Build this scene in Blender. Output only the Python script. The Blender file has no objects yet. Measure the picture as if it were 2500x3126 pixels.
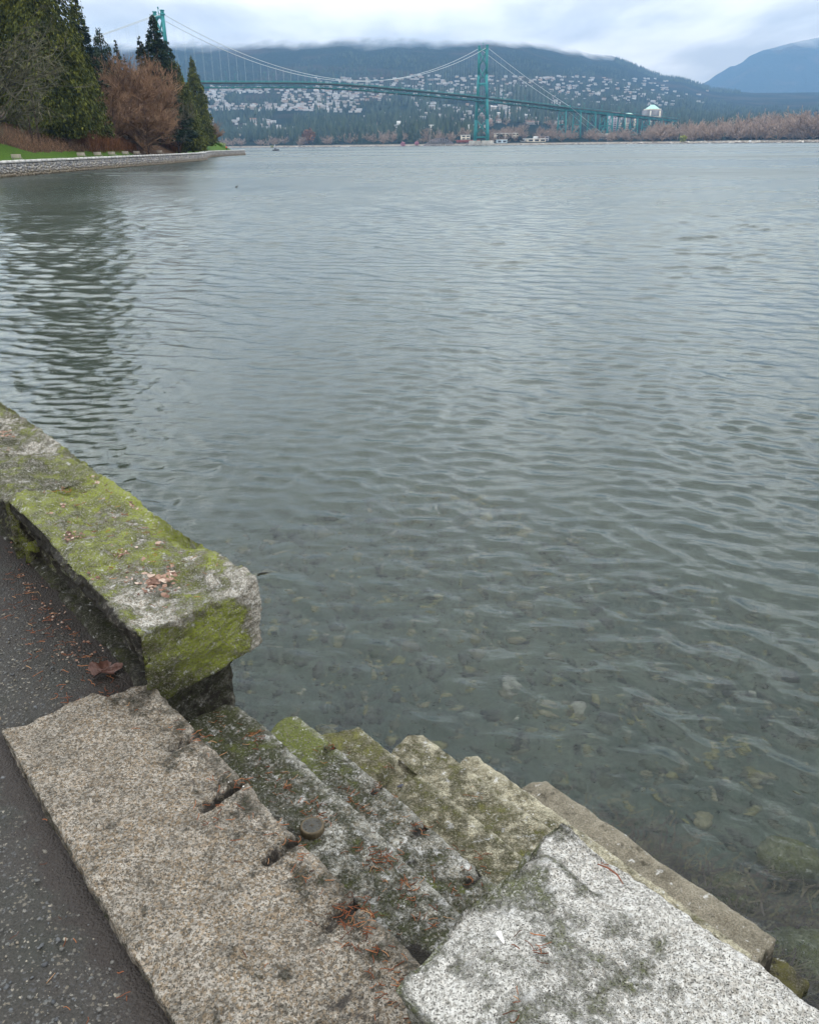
import bpy, math, random
import numpy as np
from mathutils import Vector, Matrix

random.seed(7)
RNG = np.random.default_rng(11)
SC = bpy.context.scene
COL = SC.collection

# ------------------------------------------------------------------ camera
CAM_Z = 3.0
PITCH, ROLL = math.radians(23.806), math.radians(0.659)
cam_data = bpy.data.cameras.new('camera')
cam_data.sensor_fit = 'HORIZONTAL'
cam_data.sensor_width = 36.0
cam_data.lens = 36.72
cam_data.clip_start = 0.05
cam_data.clip_end = 40000
cam = bpy.data.objects.new('camera', cam_data)
COL.objects.link(cam)
_r = Vector((1, 0, 0))
_f = Vector((0, math.cos(PITCH), -math.sin(PITCH)))
_u = Vector((0, math.sin(PITCH), math.cos(PITCH)))
_cr = _r * math.cos(ROLL) - _u * math.sin(ROLL)
_cu = _r * math.sin(ROLL) + _u * math.cos(ROLL)
_m = Matrix((_cr, _cu, -_f)).transposed().to_4x4()
_m.translation = Vector((0, 0, CAM_Z))
cam.matrix_world = _m
SC.camera = cam

# ------------------------------------------------------------------ world: overcast sky
SUN_EL, SUN_AZ = math.radians(52), math.radians(75)      # azimuth clockwise from +Y
world = bpy.data.worlds.new('World')
SC.world = world
world.use_nodes = True
wn = world.node_tree
wn.nodes.clear()
W_OUT = wn.nodes.new('ShaderNodeOutputWorld')
W_BG = wn.nodes.new('ShaderNodeBackground')
W_BG.inputs['Strength'].default_value = 0.10
wn.links.new(W_BG.outputs[0], W_OUT.inputs[0])
SKY = wn.nodes.new('ShaderNodeTexSky')
SKY.sky_type = 'NISHITA'
SKY.sun_disc = False
SKY.sun_elevation = SUN_EL
SKY.sun_rotation = SUN_AZ

# ------------------------------------------------------------------ sun (weak, very soft: overcast)
sun_data = bpy.data.lights.new('sun', 'SUN')
sun_data.energy = 0.5
sun_data.angle = math.radians(16)
sun_data.color = (1.0, 0.97, 0.93)
sun = bpy.data.objects.new('sun', sun_data)
COL.objects.link(sun)
_sd = Vector((math.sin(SUN_AZ) * math.cos(SUN_EL), math.cos(SUN_AZ) * math.cos(SUN_EL), math.sin(SUN_EL)))
sun.rotation_euler = (-_sd).to_track_quat('-Z', 'Y').to_euler()
sun.location = (0, 0, 60)

SC.view_settings.view_transform = 'Standard'
SC.view_settings.look = 'None'
SC.view_settings.gamma = 1
SC.view_settings.exposure = 0.30
SC.view_settings.use_curve_mapping = False
SC.render.engine = 'CYCLES'
SC.cycles.max_bounces = 8
SC.cycles.diffuse_bounces = 3
SC.cycles.glossy_bounces = 4
SC.cycles.transmission_bounces = 6
SC.cycles.transparent_max_bounces = 16
SC.cycles.volume_bounces = 1
SC.cycles.use_denoising = True
SC.cycles.sample_clamp_indirect = 6.0


# water wave heights (m) from broad to fine; air haze
WAVE_SLOPE = 0.180
RIPPLE = 0.004
HAZE_COL = (0.35, 0.63, 1.0, 1)
HAZE_DENS = 0.000092

# ------------------------------------------------------------------ node helpers
class G:
    def __init__(self, nt):
        self.nt = nt

    def n(self, t, ins=None, **props):
        nd = self.nt.nodes.new(t)
        for k, v in props.items():
            setattr(nd, k, v)
        for k, v in (ins or {}).items():
            s = nd.inputs[k]
            if isinstance(v, bpy.types.NodeSocket):
                self.nt.links.new(v, s)
            else:
                s.default_value = v
        return nd

    def math(self, op, a, b=None, c=None, clamp=False):
        nd = self.nt.nodes.new('ShaderNodeMath')
        nd.operation = op
        nd.use_clamp = clamp
        for i, v in enumerate((a, b, c)):
            if v is None:
                continue
            if isinstance(v, bpy.types.NodeSocket):
                self.nt.links.new(v, nd.inputs[i])
            else:
                nd.inputs[i].default_value = v
        return nd.outputs[0]

    def mix(self, fac, a, b, mode='MIX'):
        nd = self.nt.nodes.new('ShaderNodeMixRGB')
        nd.blend_type = mode
        for i, v in enumerate((fac, a, b)):
            if isinstance(v, bpy.types.NodeSocket):
                self.nt.links.new(v, nd.inputs[i])
            elif i == 0:
                nd.inputs[i].default_value = v
            else:
                nd.inputs[i].default_value = (*v, 1) if len(v) == 3 else v
        return nd.outputs[0]

    def noise(self, vec, scale, detail=2.0, rough=0.5, distort=0.0, color=False):
        nd = self.n('ShaderNodeTexNoise', {'Scale': scale, 'Detail': detail, 'Roughness': rough, 'Distortion': distort})
        if vec is not None:
            self.nt.links.new(vec, nd.inputs['Vector'])
        return nd.outputs['Color' if color else 'Fac']

    def ramp(self, fac, stops, interp='LINEAR'):
        nd = self.nt.nodes.new('ShaderNodeValToRGB')
        nd.color_ramp.interpolation = interp
        el = nd.color_ramp.elements
        while len(el) < len(stops):
            el.new(0.5)
        for e, (p, c) in zip(el, stops):
            e.position = p
            e.color = (*c, 1) if not isinstance(c, (int, float)) else (c, c, c, 1)
        self.nt.links.new(fac, nd.inputs[0])
        return nd.outputs[0]

    def mapr(self, v, a, b, c=0.0, d=1.0):
        nd = self.n('ShaderNodeMapRange', {'Value': v, 'From Min': a, 'From Max': b, 'To Min': c, 'To Max': d})
        return nd.outputs[0]

    def mapping(self, vec, rot=(0, 0, 0), scale=(1, 1, 1), loc=(0, 0, 0)):
        nd = self.n('ShaderNodeMapping', {'Vector': vec, 'Rotation': rot, 'Scale': scale, 'Location': loc})
        return nd.outputs[0]

    def attr(self, name):
        return self.n('ShaderNodeAttribute', attribute_name=name)

    def bump(self, h, dist=1.0, strength=1.0, normal=None):
        nd = self.n('ShaderNodeBump', {'Height': h, 'Distance': dist, 'Strength': strength})
        if normal is not None:
            self.nt.links.new(normal, nd.inputs['Normal'])
        return nd.outputs[0]


def new_mat(name):
    m = bpy.data.materials.new(name)
    m.use_nodes = True
    nt = m.node_tree
    nt.nodes.clear()
    return m, G(nt)


def principled(g, color, rough=0.8, normal=None, spec=0.3, metallic=0.0, extra=None):
    ins = {'Base Color': color if isinstance(color, bpy.types.NodeSocket) else (*color, 1),
           'Roughness': rough, 'Specular IOR Level': spec, 'Metallic': metallic}
    if normal is not None:
        ins['Normal'] = normal
    ins.update(extra or {})
    p = g.n('ShaderNodeBsdfPrincipled', ins)
    g.n('ShaderNodeOutputMaterial', {'Surface': p.outputs[0]})
    return p


def simple_mat(name, color, rough=0.7, var=0.15, scale=8.0, metallic=0.0, bump=0.0, spec=0.3, objvar=0.0):
    m, g = new_mat(name)
    co = g.n('ShaderNodeTexCoord').outputs['Object']
    f = g.noise(co, scale, 4)
    k = g.mapr(f, 0.25, 0.75, 1 - var, 1 + var)
    if objvar:
        oi = g.n('ShaderNodeObjectInfo')
        k = g.math('MULTIPLY', k, g.mapr(oi.outputs['Random'], 0, 1, 1 - objvar, 1 + objvar))
    col = g.mix(1.0, color, g.n('ShaderNodeCombineColor', {'Red': k, 'Green': k, 'Blue': k}).outputs[0], 'MULTIPLY')
    nr = g.bump(f, bump) if bump else None
    principled(g, col, rough, nr, spec, metallic)
    return m


# clouds in the world shader: an overcast layer seen in perspective
gw = G(wn)
w_dir = gw.n('ShaderNodeTexCoord').outputs['Generated']
w_sep = gw.n('ShaderNodeSeparateXYZ', {0: w_dir})
w_z = gw.math('MAXIMUM', w_sep.outputs[2], 0.0)
w_den = gw.math('ADD', w_z, 0.10)
w_p = gw.n('ShaderNodeCombineXYZ', {0: gw.math('DIVIDE', w_sep.outputs[0], w_den), 1: gw.math('DIVIDE', w_sep.outputs[1], w_den), 2: 0.0}).outputs[0]
c1 = gw.noise(gw.mapping(w_p, loc=(3.1, 1.7, 0), scale=(1.7, 0.72, 1)), 1.0, 5, 0.5, 0.15)
c2 = gw.noise(gw.mapping(w_p, loc=(7.3, 4.2, 0), scale=(0.5, 0.6, 1)), 1.0, 3, 0.5)
cm = gw.math('ADD', gw.math('MULTIPLY', c1, 0.62), gw.math('MULTIPLY', c2, 0.38))
w_cloud = gw.ramp(cm, [(0.40, (5.5, 5.4, 5.3)), (0.47, (7.0, 6.85, 6.65)), (0.53, (9.0, 8.75, 8.4)), (0.60, (10.5, 10.15, 9.7))])
w_gain = gw.math('ADD', gw.n('ShaderNodeMapRange', {'Value': w_z, 'From Min': 0.07, 'From Max': 0.32, 'To Min': 0.92, 'To Max': 2.45}, interpolation_type='SMOOTHSTEP').outputs[0], gw.math('MULTIPLY', w_z, 0.25))
w_cl2 = gw.mix(1.0, w_cloud, gw.mix(1.0, gw.n('ShaderNodeCombineColor', {0: w_gain, 1: w_gain, 2: w_gain}).outputs[0], gw.mix(gw.mapr(w_z, 0.07, 0.20), (1.08, 1.0, 0.91), (0.955, 1.0, 1.05)), 'MULTIPLY'), 'MULTIPLY')
w_mix = gw.mix(0.96, SKY.outputs[0], w_cl2)
wn.links.new(w_mix, W_BG.inputs['Color'])


# ------------------------------------------------------------------ object helpers
def tag(o, label=None, cat=None, group=None, kind=None):
    if label: o['label'] = label
    if cat: o['category'] = cat
    if group: o['group'] = group
    if kind: o['kind'] = kind
    return o


def link(o, parent=None):
    COL.objects.link(o)
    if parent is not None:
        o.parent = parent
    return o


def thing(name, loc, label, cat, group=None, rz=0.0):
    o = bpy.data.objects.new(name, None)
    o.empty_display_size = 0.1
    o.location = loc
    o.rotation_euler = (0, 0, rz)
    link(o)
    return tag(o, label, cat, group)


def mesh_np(name, V, F, mat=None, smooth=False, attrs=None):
    """V (n,3); F (m,3) or (m,4) or list of such arrays"""
    me = bpy.data.meshes.new(name)
    V = np.asarray(V, dtype=np.float32)
    Fs = F if isinstance(F, list) else [F]
    Fs = [np.asarray(f, dtype=np.int32) for f in Fs if len(f)]
    loops = np.concatenate([f.ravel() for f in Fs])
    sizes = np.concatenate([np.full(len(f), f.shape[1], np.int32) for f in Fs])
    starts = np.concatenate(([0], np.cumsum(sizes)[:-1])).astype(np.int32)
    me.vertices.add(len(V))
    me.vertices.foreach_set('co', V.ravel())
    me.loops.add(len(loops))
    me.loops.foreach_set('vertex_index', loops)
    me.polygons.add(len(sizes))
    me.polygons.foreach_set('loop_start', starts)
    me.polygons.foreach_set('loop_total', sizes)
    me.update(calc_edges=True)
    me.validate()
    if smooth:
        me.polygons.foreach_set('use_smooth', np.ones(len(sizes), dtype=bool))
    for k, a in (attrs or {}).items():
        at = me.attributes.new(k, 'FLOAT', 'POINT')
        at.data.foreach_set('value', np.asarray(a, dtype=np.float32))
    if mat is not None:
        me.materials.append(mat)
    return me


def obj(name, me, parent=None, loc=(0, 0, 0), rz=0.0, scale=None):
    o = bpy.data.objects.new(name, me)
    o.location = loc
    o.rotation_euler = (0, 0, rz)
    if scale is not None:
        o.scale = scale if hasattr(scale, '__len__') else (scale,) * 3
    return link(o, parent)


class MB:
    """collects boxes, bars and prisms into one mesh"""
    def __init__(self):
        self.v, self.q, self.t = [], [], []
        self.at = []

    def add(self, verts, quads=(), tris=(), a=0.0):
        b = len(self.v)
        self.v.extend([tuple(x) for x in verts])
        self.at.extend([a] * len(verts))
        self.q.extend([tuple(i + b for i in f) for f in quads])
        self.t.extend([tuple(i + b for i in f) for f in tris])

    def box(self, x0, x1, y0, y1, z0, z1, a=0.0):
        v = [(x0, y0, z0), (x1, y0, z0), (x1, y1, z0), (x0, y1, z0), (x0, y0, z1), (x1, y0, z1), (x1, y1, z1), (x0, y1, z1)]
        self.add(v, [(0, 3, 2, 1), (4, 5, 6, 7), (0, 1, 5, 4), (1, 2, 6, 5), (2, 3, 7, 6), (3, 0, 4, 7)], a=a)

    def bar(self, p, q, w, h=None, w2=None, h2=None, a=0.0):
        """rectangular bar from p to q"""
        p, q = Vector(p), Vector(q)
        h = w if h is None else h
        w2 = w if w2 is None else w2
        h2 = h if h2 is None else h2
        d = (q - p).normalized()
        up = Vector((0, 0, 1)) if abs(d.z) < 0.95 else Vector((0, 1, 0))
        s = d.cross(up).normalized()
        t = s.cross(d).normalized()
        v = []
        for c, ww, hh in ((p, w, h), (q, w2, h2)):
            for i, j in ((-1, -1), (1, -1), (1, 1), (-1, 1)):
                v.append(c + s * (i * ww / 2) + t * (j * hh / 2))
        self.add(v, [(0, 1, 2, 3), (7, 6, 5, 4), (0, 4, 5, 1), (1, 5, 6, 2), (2, 6, 7, 3), (3, 7, 4, 0)], a=a)

    def tube(self, pts, r, n=6, a=0.0):
        pts = [Vector(p) for p in pts]
        rs = r if hasattr(r, '__len__') else [r] * len(pts)
        v, q = [], []
        for i, p in enumerate(pts):
            d = (pts[min(i + 1, len(pts) - 1)] - pts[max(i - 1, 0)]).normalized()
            up = Vector((0, 0, 1)) if abs(d.z) < 0.9 else Vector((1, 0, 0))
            s = d.cross(up).normalized()
            t = s.cross(d)
            for k in range(n):
                an = 2 * math.pi * k / n
                v.append(p + (s * math.cos(an) + t * math.sin(an)) * rs[i])
        for i in range(len(pts) - 1):
            for k in range(n):
                q.append((i * n + k, i * n + (k + 1) % n, (i + 1) * n + (k + 1) % n, (i + 1) * n + k))
        b0, b1 = len(v), len(v) + 1
        v += [pts[0], pts[-1]]
        tr = []
        e = (len(pts) - 1) * n
        for k in range(n):
            tr.append((b0, (k + 1) % n, k))
            tr.append((b1, e + k, e + (k + 1) % n))
        self.add(v, q, tr, a=a)

    def mesh(self, name, mat, smooth=False):
        fs = []
        if self.q: fs.append(np.array(self.q))
        if self.t: fs.append(np.array(self.t))
        return mesh_np(name, np.array([tuple(x) for x in self.v]), fs, mat, smooth, {'tint': self.at})

    def build(self, name, mat, parent=None, loc=(0, 0, 0), smooth=False, rz=0.0):
        return obj(name, self.mesh(name, mat, smooth), parent, loc, rz)


def copy_tree(o, parent=None):
    c = o.copy()
    COL.objects.link(c)
    c.parent = parent
    for ch in list(o.children):
        copy_tree(ch, c)
    return c


# ------------------------------------------------------------------ numpy noise
def _hash(ix, iy, iz, seed):
    h = (ix.astype(np.uint32) * np.uint32(374761393) + iy.astype(np.uint32) * np.uint32(668265263)
         + iz.astype(np.uint32) * np.uint32(2147483647) + np.uint32((seed * 974711 + 12345) & 0xffffffff))
    h = (h ^ (h >> np.uint32(13))) * np.uint32(1274126177)
    h = h ^ (h >> np.uint32(16))
    h = h * np.uint32(2246822519)
    h = h ^ (h >> np.uint32(15))
    return h.astype(np.float64) / 4294967295.0


def vnoise(P, seed=0):
    P = np.asarray(P, dtype=np.float64)
    i = np.floor(P).astype(np.int64)
    f = P - i
    w = f * f * f * (f * (f * 6 - 15) + 10)
    out = 0
    for dx in (0, 1):
        for dy in (0, 1):
            for dz in (0, 1):
                h = _hash(i[..., 0] + dx, i[..., 1] + dy, i[..., 2] + dz, seed)
                out = out + h * (w[..., 0] if dx else 1 - w[..., 0]) * (w[..., 1] if dy else 1 - w[..., 1]) * (w[..., 2] if dz else 1 - w[..., 2])
    return out * 2 - 1


def fbm(P, oct=4, seed=0, gain=0.5):
    P = np.asarray(P, dtype=np.float64)
    s, a, t = 0, 1.0, 0
    for k in range(oct):
        s = s + a * vnoise(P * (2.03 ** k) + 17.3 * k, seed + k)
        t += a
        a *= gain
    return s / t


def sstep(a, b, x):
    t = np.clip((x - a) / (b - a), 0, 1)
    return t * t * (3 - 2 * t)


# ------------------------------------------------------------------ survey helpers: bearing + distance -> place
def sight(mx, my, Y):
    """the place at forward distance Y along the bearing/elevation noted on the photo's own 2500 x 3126 scale"""
    x, y = mx - 1250.0, 1563.0 - my
    c, s = math.cos(ROLL), math.sin(ROLL)
    xr, yr = c * x + s * y, -s * x + c * y
    d = _r * xr + _f * 2550.0 + _u * yr
    return Vector((0, 0, CAM_Z)) + d * (Y / d.y)


def brg(mx):
    return (mx - 1237.0) / 2787.0


# stair frame: u along the quay (towards the lower right), n out over the water
TH = math.atan2(0.7684, 0.64)
UX, UY = math.cos(TH), -math.sin(TH)
NX, NY = math.sin(TH), math.cos(TH)


def W(u, n, z):
    return (u * UX + n * NX, u * UY + n * NY, z)


def Wnp(P):
    return np.stack([P[:, 0] * UX + P[:, 1] * NX, P[:, 0] * UY + P[:, 1] * NY, P[:, 2]], 1)


# ------------------------------------------------------------------ materials: stone
def granite(name, light, mid, dark, tan, tan_amt=0.4, grain=300.0, lichen=0.25, moss_a=(0.020, 0.026, 0.006), moss_b=(0.20, 0.24, 0.025),
            bump=1.0, speck=0.36, grime_amt=0.50):
    m, g = new_mat(name)
    co = g.n('ShaderNodeNewGeometry').outputs['Position']
    big = g.noise(co, 5.0, 4, 0.55)
    med = g.noise(co, 42.0, 4, 0.6)
    fin = g.noise(co, grain, 3, 0.65)
    vor = g.n('ShaderNodeTexVoronoi', {'Vector': co, 'Scale': grain * 0.62}, feature='F1')
    cell = g.n('ShaderNodeSeparateColor', {0: vor.outputs['Color']}).outputs
    # crystals: light feldspar, mid quartz, tan, black mica
    c = g.mix(g.mapr(g.math('ADD', g.math('MULTIPLY', cell[0], 0.55), g.math('MULTIPLY', g.noise(co, grain * 0.33, 2, 0.6), 0.9)), 0.52, 0.92), mid, light)
    c = g.mix(g.math('MULTIPLY', g.math('GREATER_THAN', cell[1], 0.62), g.mapr(big, 0.35, 0.65, tan_amt * 0.4, tan_amt)), c, tan)
    c = g.mix(g.mapr(fin, speck + 0.07, speck - 0.02), c, dark)
    wear = g.math('MULTIPLY', g.attr('wear').outputs['Fac'], g.mapr(g.noise(co, 38.0, 4, 0.65), 0.35, 0.6))
    c = g.mix(g.math('MULTIPLY', wear, 0.75), c, g.mix(g.mapr(fin, 0.3, 0.6), mid, (light[0] * 1.25, light[1] * 1.25, light[2] * 1.25)))
    # broad weathering: grime and pale lichen
    grime = g.mapr(g.noise(co, 11.0, 6, 0.7), 0.40, 0.66)
    c = g.mix(g.math('MULTIPLY', grime, grime_amt), c, (dark[0] * 1.5, dark[1] * 1.4, dark[2] * 1.15))
    # moss and damp dirt where they grow / collect, and shade painted on parapet path sides
    mo = g.attr('moss').outputs['Fac']
    mv = g.math('ADD', mo, g.math('ADD', g.mapr(g.noise(co, 17.0, 5, 0.65), 0.3, 0.7, -0.42, 0.42), g.mapr(fin, 0.3, 0.7, -0.22, 0.22)))
    mk = g.math('MULTIPLY', g.mapr(mv, 0.30, 0.66), g.mapr(g.math('ADD', g.math('MULTIPLY', g.noise(co, 150.0, 3, 0.6), 0.6), g.math('MULTIPLY', cell[2], 0.4)), 0.32, 0.50, 0.30, 1.0))
    mk = g.math('MULTIPLY', mk, g.mapr(wear, 0.1, 0.8, 1.0, 0.25))
    mcol = g.mix(g.mapr(g.math('ADD', g.noise(co, 11.0, 4, 0.6), g.math('MULTIPLY', g.attr('bright').outputs['Fac'], 0.5)), 0.42, 0.72), moss_a, moss_b)
    mcol = g.mix(g.mapr(fin, 0.32, 0.62, 0.55, 0.0), mcol, (0.012, 0.014, 0.006))
    c = g.mix(g.math('MULTIPLY', mk, 0.88), c, mcol)
    li = g.mapr(g.noise(co, 26.0, 6, 0.7), 0.60 - lichen * 0.25, 0.66 - lichen * 0.2)
    c = g.mix(g.math('MULTIPLY', g.math('MULTIPLY', li, 0.85), g.mapr(g.noise(co, 120.0, 2, 0.6), 0.30, 0.5)), c, g.mix(g.mapr(fin, 0.3, 0.7), (0.26, 0.26, 0.25), (0.66, 0.65, 0.62)))
    di = g.attr('dirt_shade').outputs['Fac']
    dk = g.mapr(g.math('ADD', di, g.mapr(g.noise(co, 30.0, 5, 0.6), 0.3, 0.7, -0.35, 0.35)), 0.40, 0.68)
    c = g.mix(g.math('MULTIPLY', dk, 0.92), c, g.mix(fin, (0.007, 0.006, 0.005), (0.030, 0.024, 0.020)))  # near black, so it also reads as shade on undercut faces
    h = g.math('ADD', g.math('MULTIPLY', fin, 0.0022 * bump), g.math('MULTIPLY', med, 0.006 * bump))
    h = g.math('ADD', h, g.math('MULTIPLY', mk, g.math('ADD', 0.002, g.math('MULTIPLY', g.noise(co, 190.0, 3, 0.7), 0.009))))
    nr = g.bump(h, 1.0, 1.0)
    principled(g, c, g.mapr(dk, 0, 1, 0.88, 0.7), nr, 0.25)
    return m


M_SLAB = granite('granite_tan', (0.325, 0.295, 0.250), (0.096, 0.082, 0.064), (0.014, 0.013, 0.011), (0.215, 0.148, 0.082), 0.66, 300, -0.45, speck=0.40)
M_STEP = granite('granite_mossy', (0.36, 0.355, 0.32), (0.10, 0.094, 0.072), (0.016, 0.016, 0.013), (0.21, 0.165, 0.10), 0.45, 260, 0.12,
                 (0.034, 0.040, 0.008), (0.17, 0.20, 0.03), speck=0.39)
M_STEP_LOW = granite('granite_tidal', (0.42, 0.395, 0.295), (0.185, 0.168, 0.112), (0.024, 0.022, 0.016), (0.28, 0.22, 0.12), 0.4, 330, 0.06,
                     (0.040, 0.040, 0.009), (0.25, 0.25, 0.05), speck=0.40)
M_STEP_WATER = granite('granite_waterline', (0.27, 0.245, 0.19), (0.13, 0.115, 0.085), (0.024, 0.022, 0.017), (0.16, 0.125, 0.075), 0.4, 420, 0.0,
                       (0.03, 0.03, 0.008), (0.13, 0.12, 0.02))
M_PARAPET = granite('granite_parapet', (0.46, 0.445, 0.40), (0.20, 0.186, 0.152), (0.022, 0.020, 0.016), (0.28, 0.21, 0.14), 0.4, 330, 0.02,
                    (0.045, 0.050, 0.010), (0.28, 0.325, 0.034), bump=1.3, speck=0.38)
M_PALE = granite('granite_pale', (0.52, 0.51, 0.475), (0.255, 0.248, 0.225), (0.034, 0.032, 0.029), (0.36, 0.31, 0.24), 0.25, 330, 0.10,
                 (0.115, 0.125, 0.055), (0.24, 0.27, 0.06), bump=1.2, speck=0.405, grime_amt=0.16)
M_WALLSTONE = granite('granite_dark_wall', (0.17, 0.165, 0.14), (0.070, 0.068, 0.055), (0.012, 0.011, 0.009), (0.10, 0.085, 0.05), 0.3, 300, 0.0, (0.020, 0.022, 0.005), (0.10, 0.11, 0.016))


# ------------------------------------------------------------------ stone blocks
def stone(name, box, res, mat, parent, seed=0, amp=1.0, rad=0.012, warp=None, notches=(), paint=None, post=None, skip_bottom=True):
    """a quarried block: rounded, chipped and roughened box in the stair frame; box = u0,u1,n0,n1,z0,z1"""
    u0, u1, n0, n1, z0, z1 = box
    L = np.array([u1 - u0, n1 - n0, z1 - z0])
    K = np.maximum(2, np.ceil(L / res).astype(int))
    Vs, Fs, b = [], [], 0
    for ax in range(3):
        i, j = [(1, 2), (2, 0), (0, 1)][ax]
        for side in (0, 1):
            if skip_bottom and ax == 2 and side == 0:
                continue
            a = np.linspace(0, 1, K[i] + 1)
            c = np.linspace(0, 1, K[j] + 1)
            A, C = np.meshgrid(a, c, indexing='ij')
            P = np.zeros((A.size, 3))
            P[:, i], P[:, j], P[:, ax] = A.ravel(), C.ravel(), side
            idx = np.arange(A.size).reshape(A.shape) + b
            q = np.stack([idx[:-1, :-1], idx[1:, :-1], idx[1:, 1:], idx[:-1, 1:]], -1).reshape(-1, 4)
            if side == 0:
                q = q[:, ::-1]
            Vs.append(P); Fs.append(q); b += A.size
    P = np.concatenate(Vs)
    F = np.concatenate(Fs)
    key = np.round(P * K[None, :] * 4).astype(np.int64)
    _, first, inv = np.unique(key, axis=0, return_index=True, return_inverse=True)
    P = P[first]
    F = inv.ravel()[F]
    p = P * L
    base = np.array([u0, n0, z0])
    nz = vnoise((p + base) * 9, seed + 3)
    nz2 = vnoise((p + base) * 28, seed + 4)
    r = np.clip(rad * (1 + 0.9 * nz + 0.6 * nz2), 0.003, L.min() * 0.45)[:, None]
    q = np.clip(p, r, L - r)
    d = p - q
    dn = np.linalg.norm(d, axis=1, keepdims=True)
    e = d / np.maximum(dn, 1e-9)
    p = q + e * r
    t = p / L
    p = p + base
    if warp is not None:                       # eight corner offsets, trilinear
        o = np.zeros_like(p)
        for (a, bb, c), off in warp.items():
            w = (t[:, 0] if a else 1 - t[:, 0]) * (t[:, 1] if bb else 1 - t[:, 1]) * (t[:, 2] if c else 1 - t[:, 2])
            o += w[:, None] * np.array(off)
        p = p + o
    dsp = amp * (0.012 * fbm(p * 4.0, 3, seed + 11) + 0.008 * fbm(p * 17.0, 3, seed + 21) + 0.0045 * fbm(p * 70.0, 2, seed + 31))
    p = p + e * dsp[:, None]
    top = e[:, 2] > 0.5
    for (nu, na, nb, wd, dp) in notches:       # drill-and-wedge slots cut into the front edge
        wob = 0.006 * vnoise(p * 35, seed + 77)
        inside = (sstep(wd / 2 + 0.006, wd / 2 - 0.004, np.abs(p[:, 0] - nu + 0.15 * (p[:, 1] - nb)) + wob)
                  * sstep(na - 0.008, na + 0.008, p[:, 1] + wob) * sstep(nb + 0.03, nb + 0.022, p[:, 1]))
        p[:, 2] -= np.where(e[:, 2] > 0.2, inside * dp, 0)
    if post is not None:
        p = post(p, e, t)
    att = {'moss': np.zeros(len(p)), 'dirt_shade': np.zeros(len(p)), 'bright': np.zeros(len(p)), 'wear': np.zeros(len(p))}
    if paint is not None:
        att.update({k: np.broadcast_to(v, (len(p),)) for k, v in paint(p, e, t).items()})
    if notches:                                # soil lies in the slots
        att['dirt_shade'] = np.maximum(att['dirt_shade'], (0.62 if z1 > 0.9 else 0.25) * ((e[:, 2] > 0.2) & (p[:, 2] < z1 - 0.014) & (t[:, 2] > 0.85)))
    org = np.array(parent.location) if parent is not None else np.zeros(3)
    me = mesh_np(name, Wnp(p) - org, F, mat, True, att)
    return obj(name, me, parent)


def blob(p, u, n, r):
    return np.exp(-(((p[:, 0] - u) ** 2 + (p[:, 1] - n) ** 2) / (r * r)))

def on_level(mx, my, z):
    """the place at height z on the bearing noted on the photo's scale -> (u, n)"""
    a = sight(mx, my, 1.0)
    d = a - Vector((0, 0, CAM_Z))
    p = Vector((0, 0, CAM_Z)) + d * ((z - CAM_Z) / d.z)
    return p.x * UX + p.y * UY, p.x * NX + p.y * NY


# ================================================================== LARGE STRUCTURE
# ------------------------------------------------------------------ seabed and water
def bed_z(x, y):
    n = x * NX + y * NY
    z = -0.42 - 0.10 * np.clip(n - 2.4, 0, None) - 0.05 * np.clip(n - 8, 0, None)
    return np.maximum(z, -5.0)


m, g = new_mat('seabed_silt')
co = g.n('ShaderNodeNewGeometry').outputs['Position']
f1 = g.noise(co, 1.3, 4, 0.6)
f2 = g.noise(co, 22.0, 4, 0.65)
cc = g.mix(g.mapr(f1, 0.35, 0.65), (0.052, 0.068, 0.058), (0.080, 0.095, 0.076))
cc = g.mix(g.mapr(f2, 0.35, 0.7, 0, 0.8), cc, (0.030, 0.034, 0.026))
principled(g, cc, 0.9, g.bump(f2, 0.02), 0.1)
M_BED = m
gx = np.concatenate([np.linspace(-3500, -60, 10), np.linspace(-40, -9, 12), np.linspace(-8, 9, 69), np.linspace(11, 60, 12), np.linspace(90, 3500, 10)])
gy = np.concatenate([np.linspace(-60, -4, 6), np.linspace(-3, 12, 61), np.linspace(14, 60, 14), np.linspace(90, 2200, 12)])
X, Y = np.meshgrid(gx, gy, indexing='ij')
Vb = np.stack([X.ravel(), Y.ravel(), bed_z(X, Y).ravel()], 1)
ib = np.arange(X.size).reshape(X.shape)
Fb = np.stack([ib[:-1, :-1], ib[1:, :-1], ib[1:, 1:], ib[:-1, 1:]], -1).reshape(-1, 4)
tag(obj('seabed', mesh_np('seabed', Vb, Fb, M_BED, True)), kind='structure')

m, g = new_mat('sea_water')
co = g.n('ShaderNodeNewGeometry').outputs['Position']
r = math.radians
h4 = g.noise(g.mapping(co, rot=(0, 0, r(-75)), scale=(9.0, 20.0, 1)), 1.0, 3, 0.55, 0.4)
nr = g.bump(h4, RIPPLE, 1.0)
ro = g.attr('rough').outputs['Fac']
gustn = g.noise(g.mapping(co, scale=(0.004, 0.016, 1)), 1.0, 4, 0.6)
gl = g.n('ShaderNodeBsdfGlass', {'Color': (0.90, 0.95, 0.94, 1), 'Roughness': g.math('MULTIPLY', ro, g.mapr(gustn, 0.32, 0.68, 0.50, 1.30)), 'IOR': 1.333, 'Normal': nr})
g.n('ShaderNodeOutputMaterial', {'Surface': gl.outputs[0]})
M_WATER = m

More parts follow.
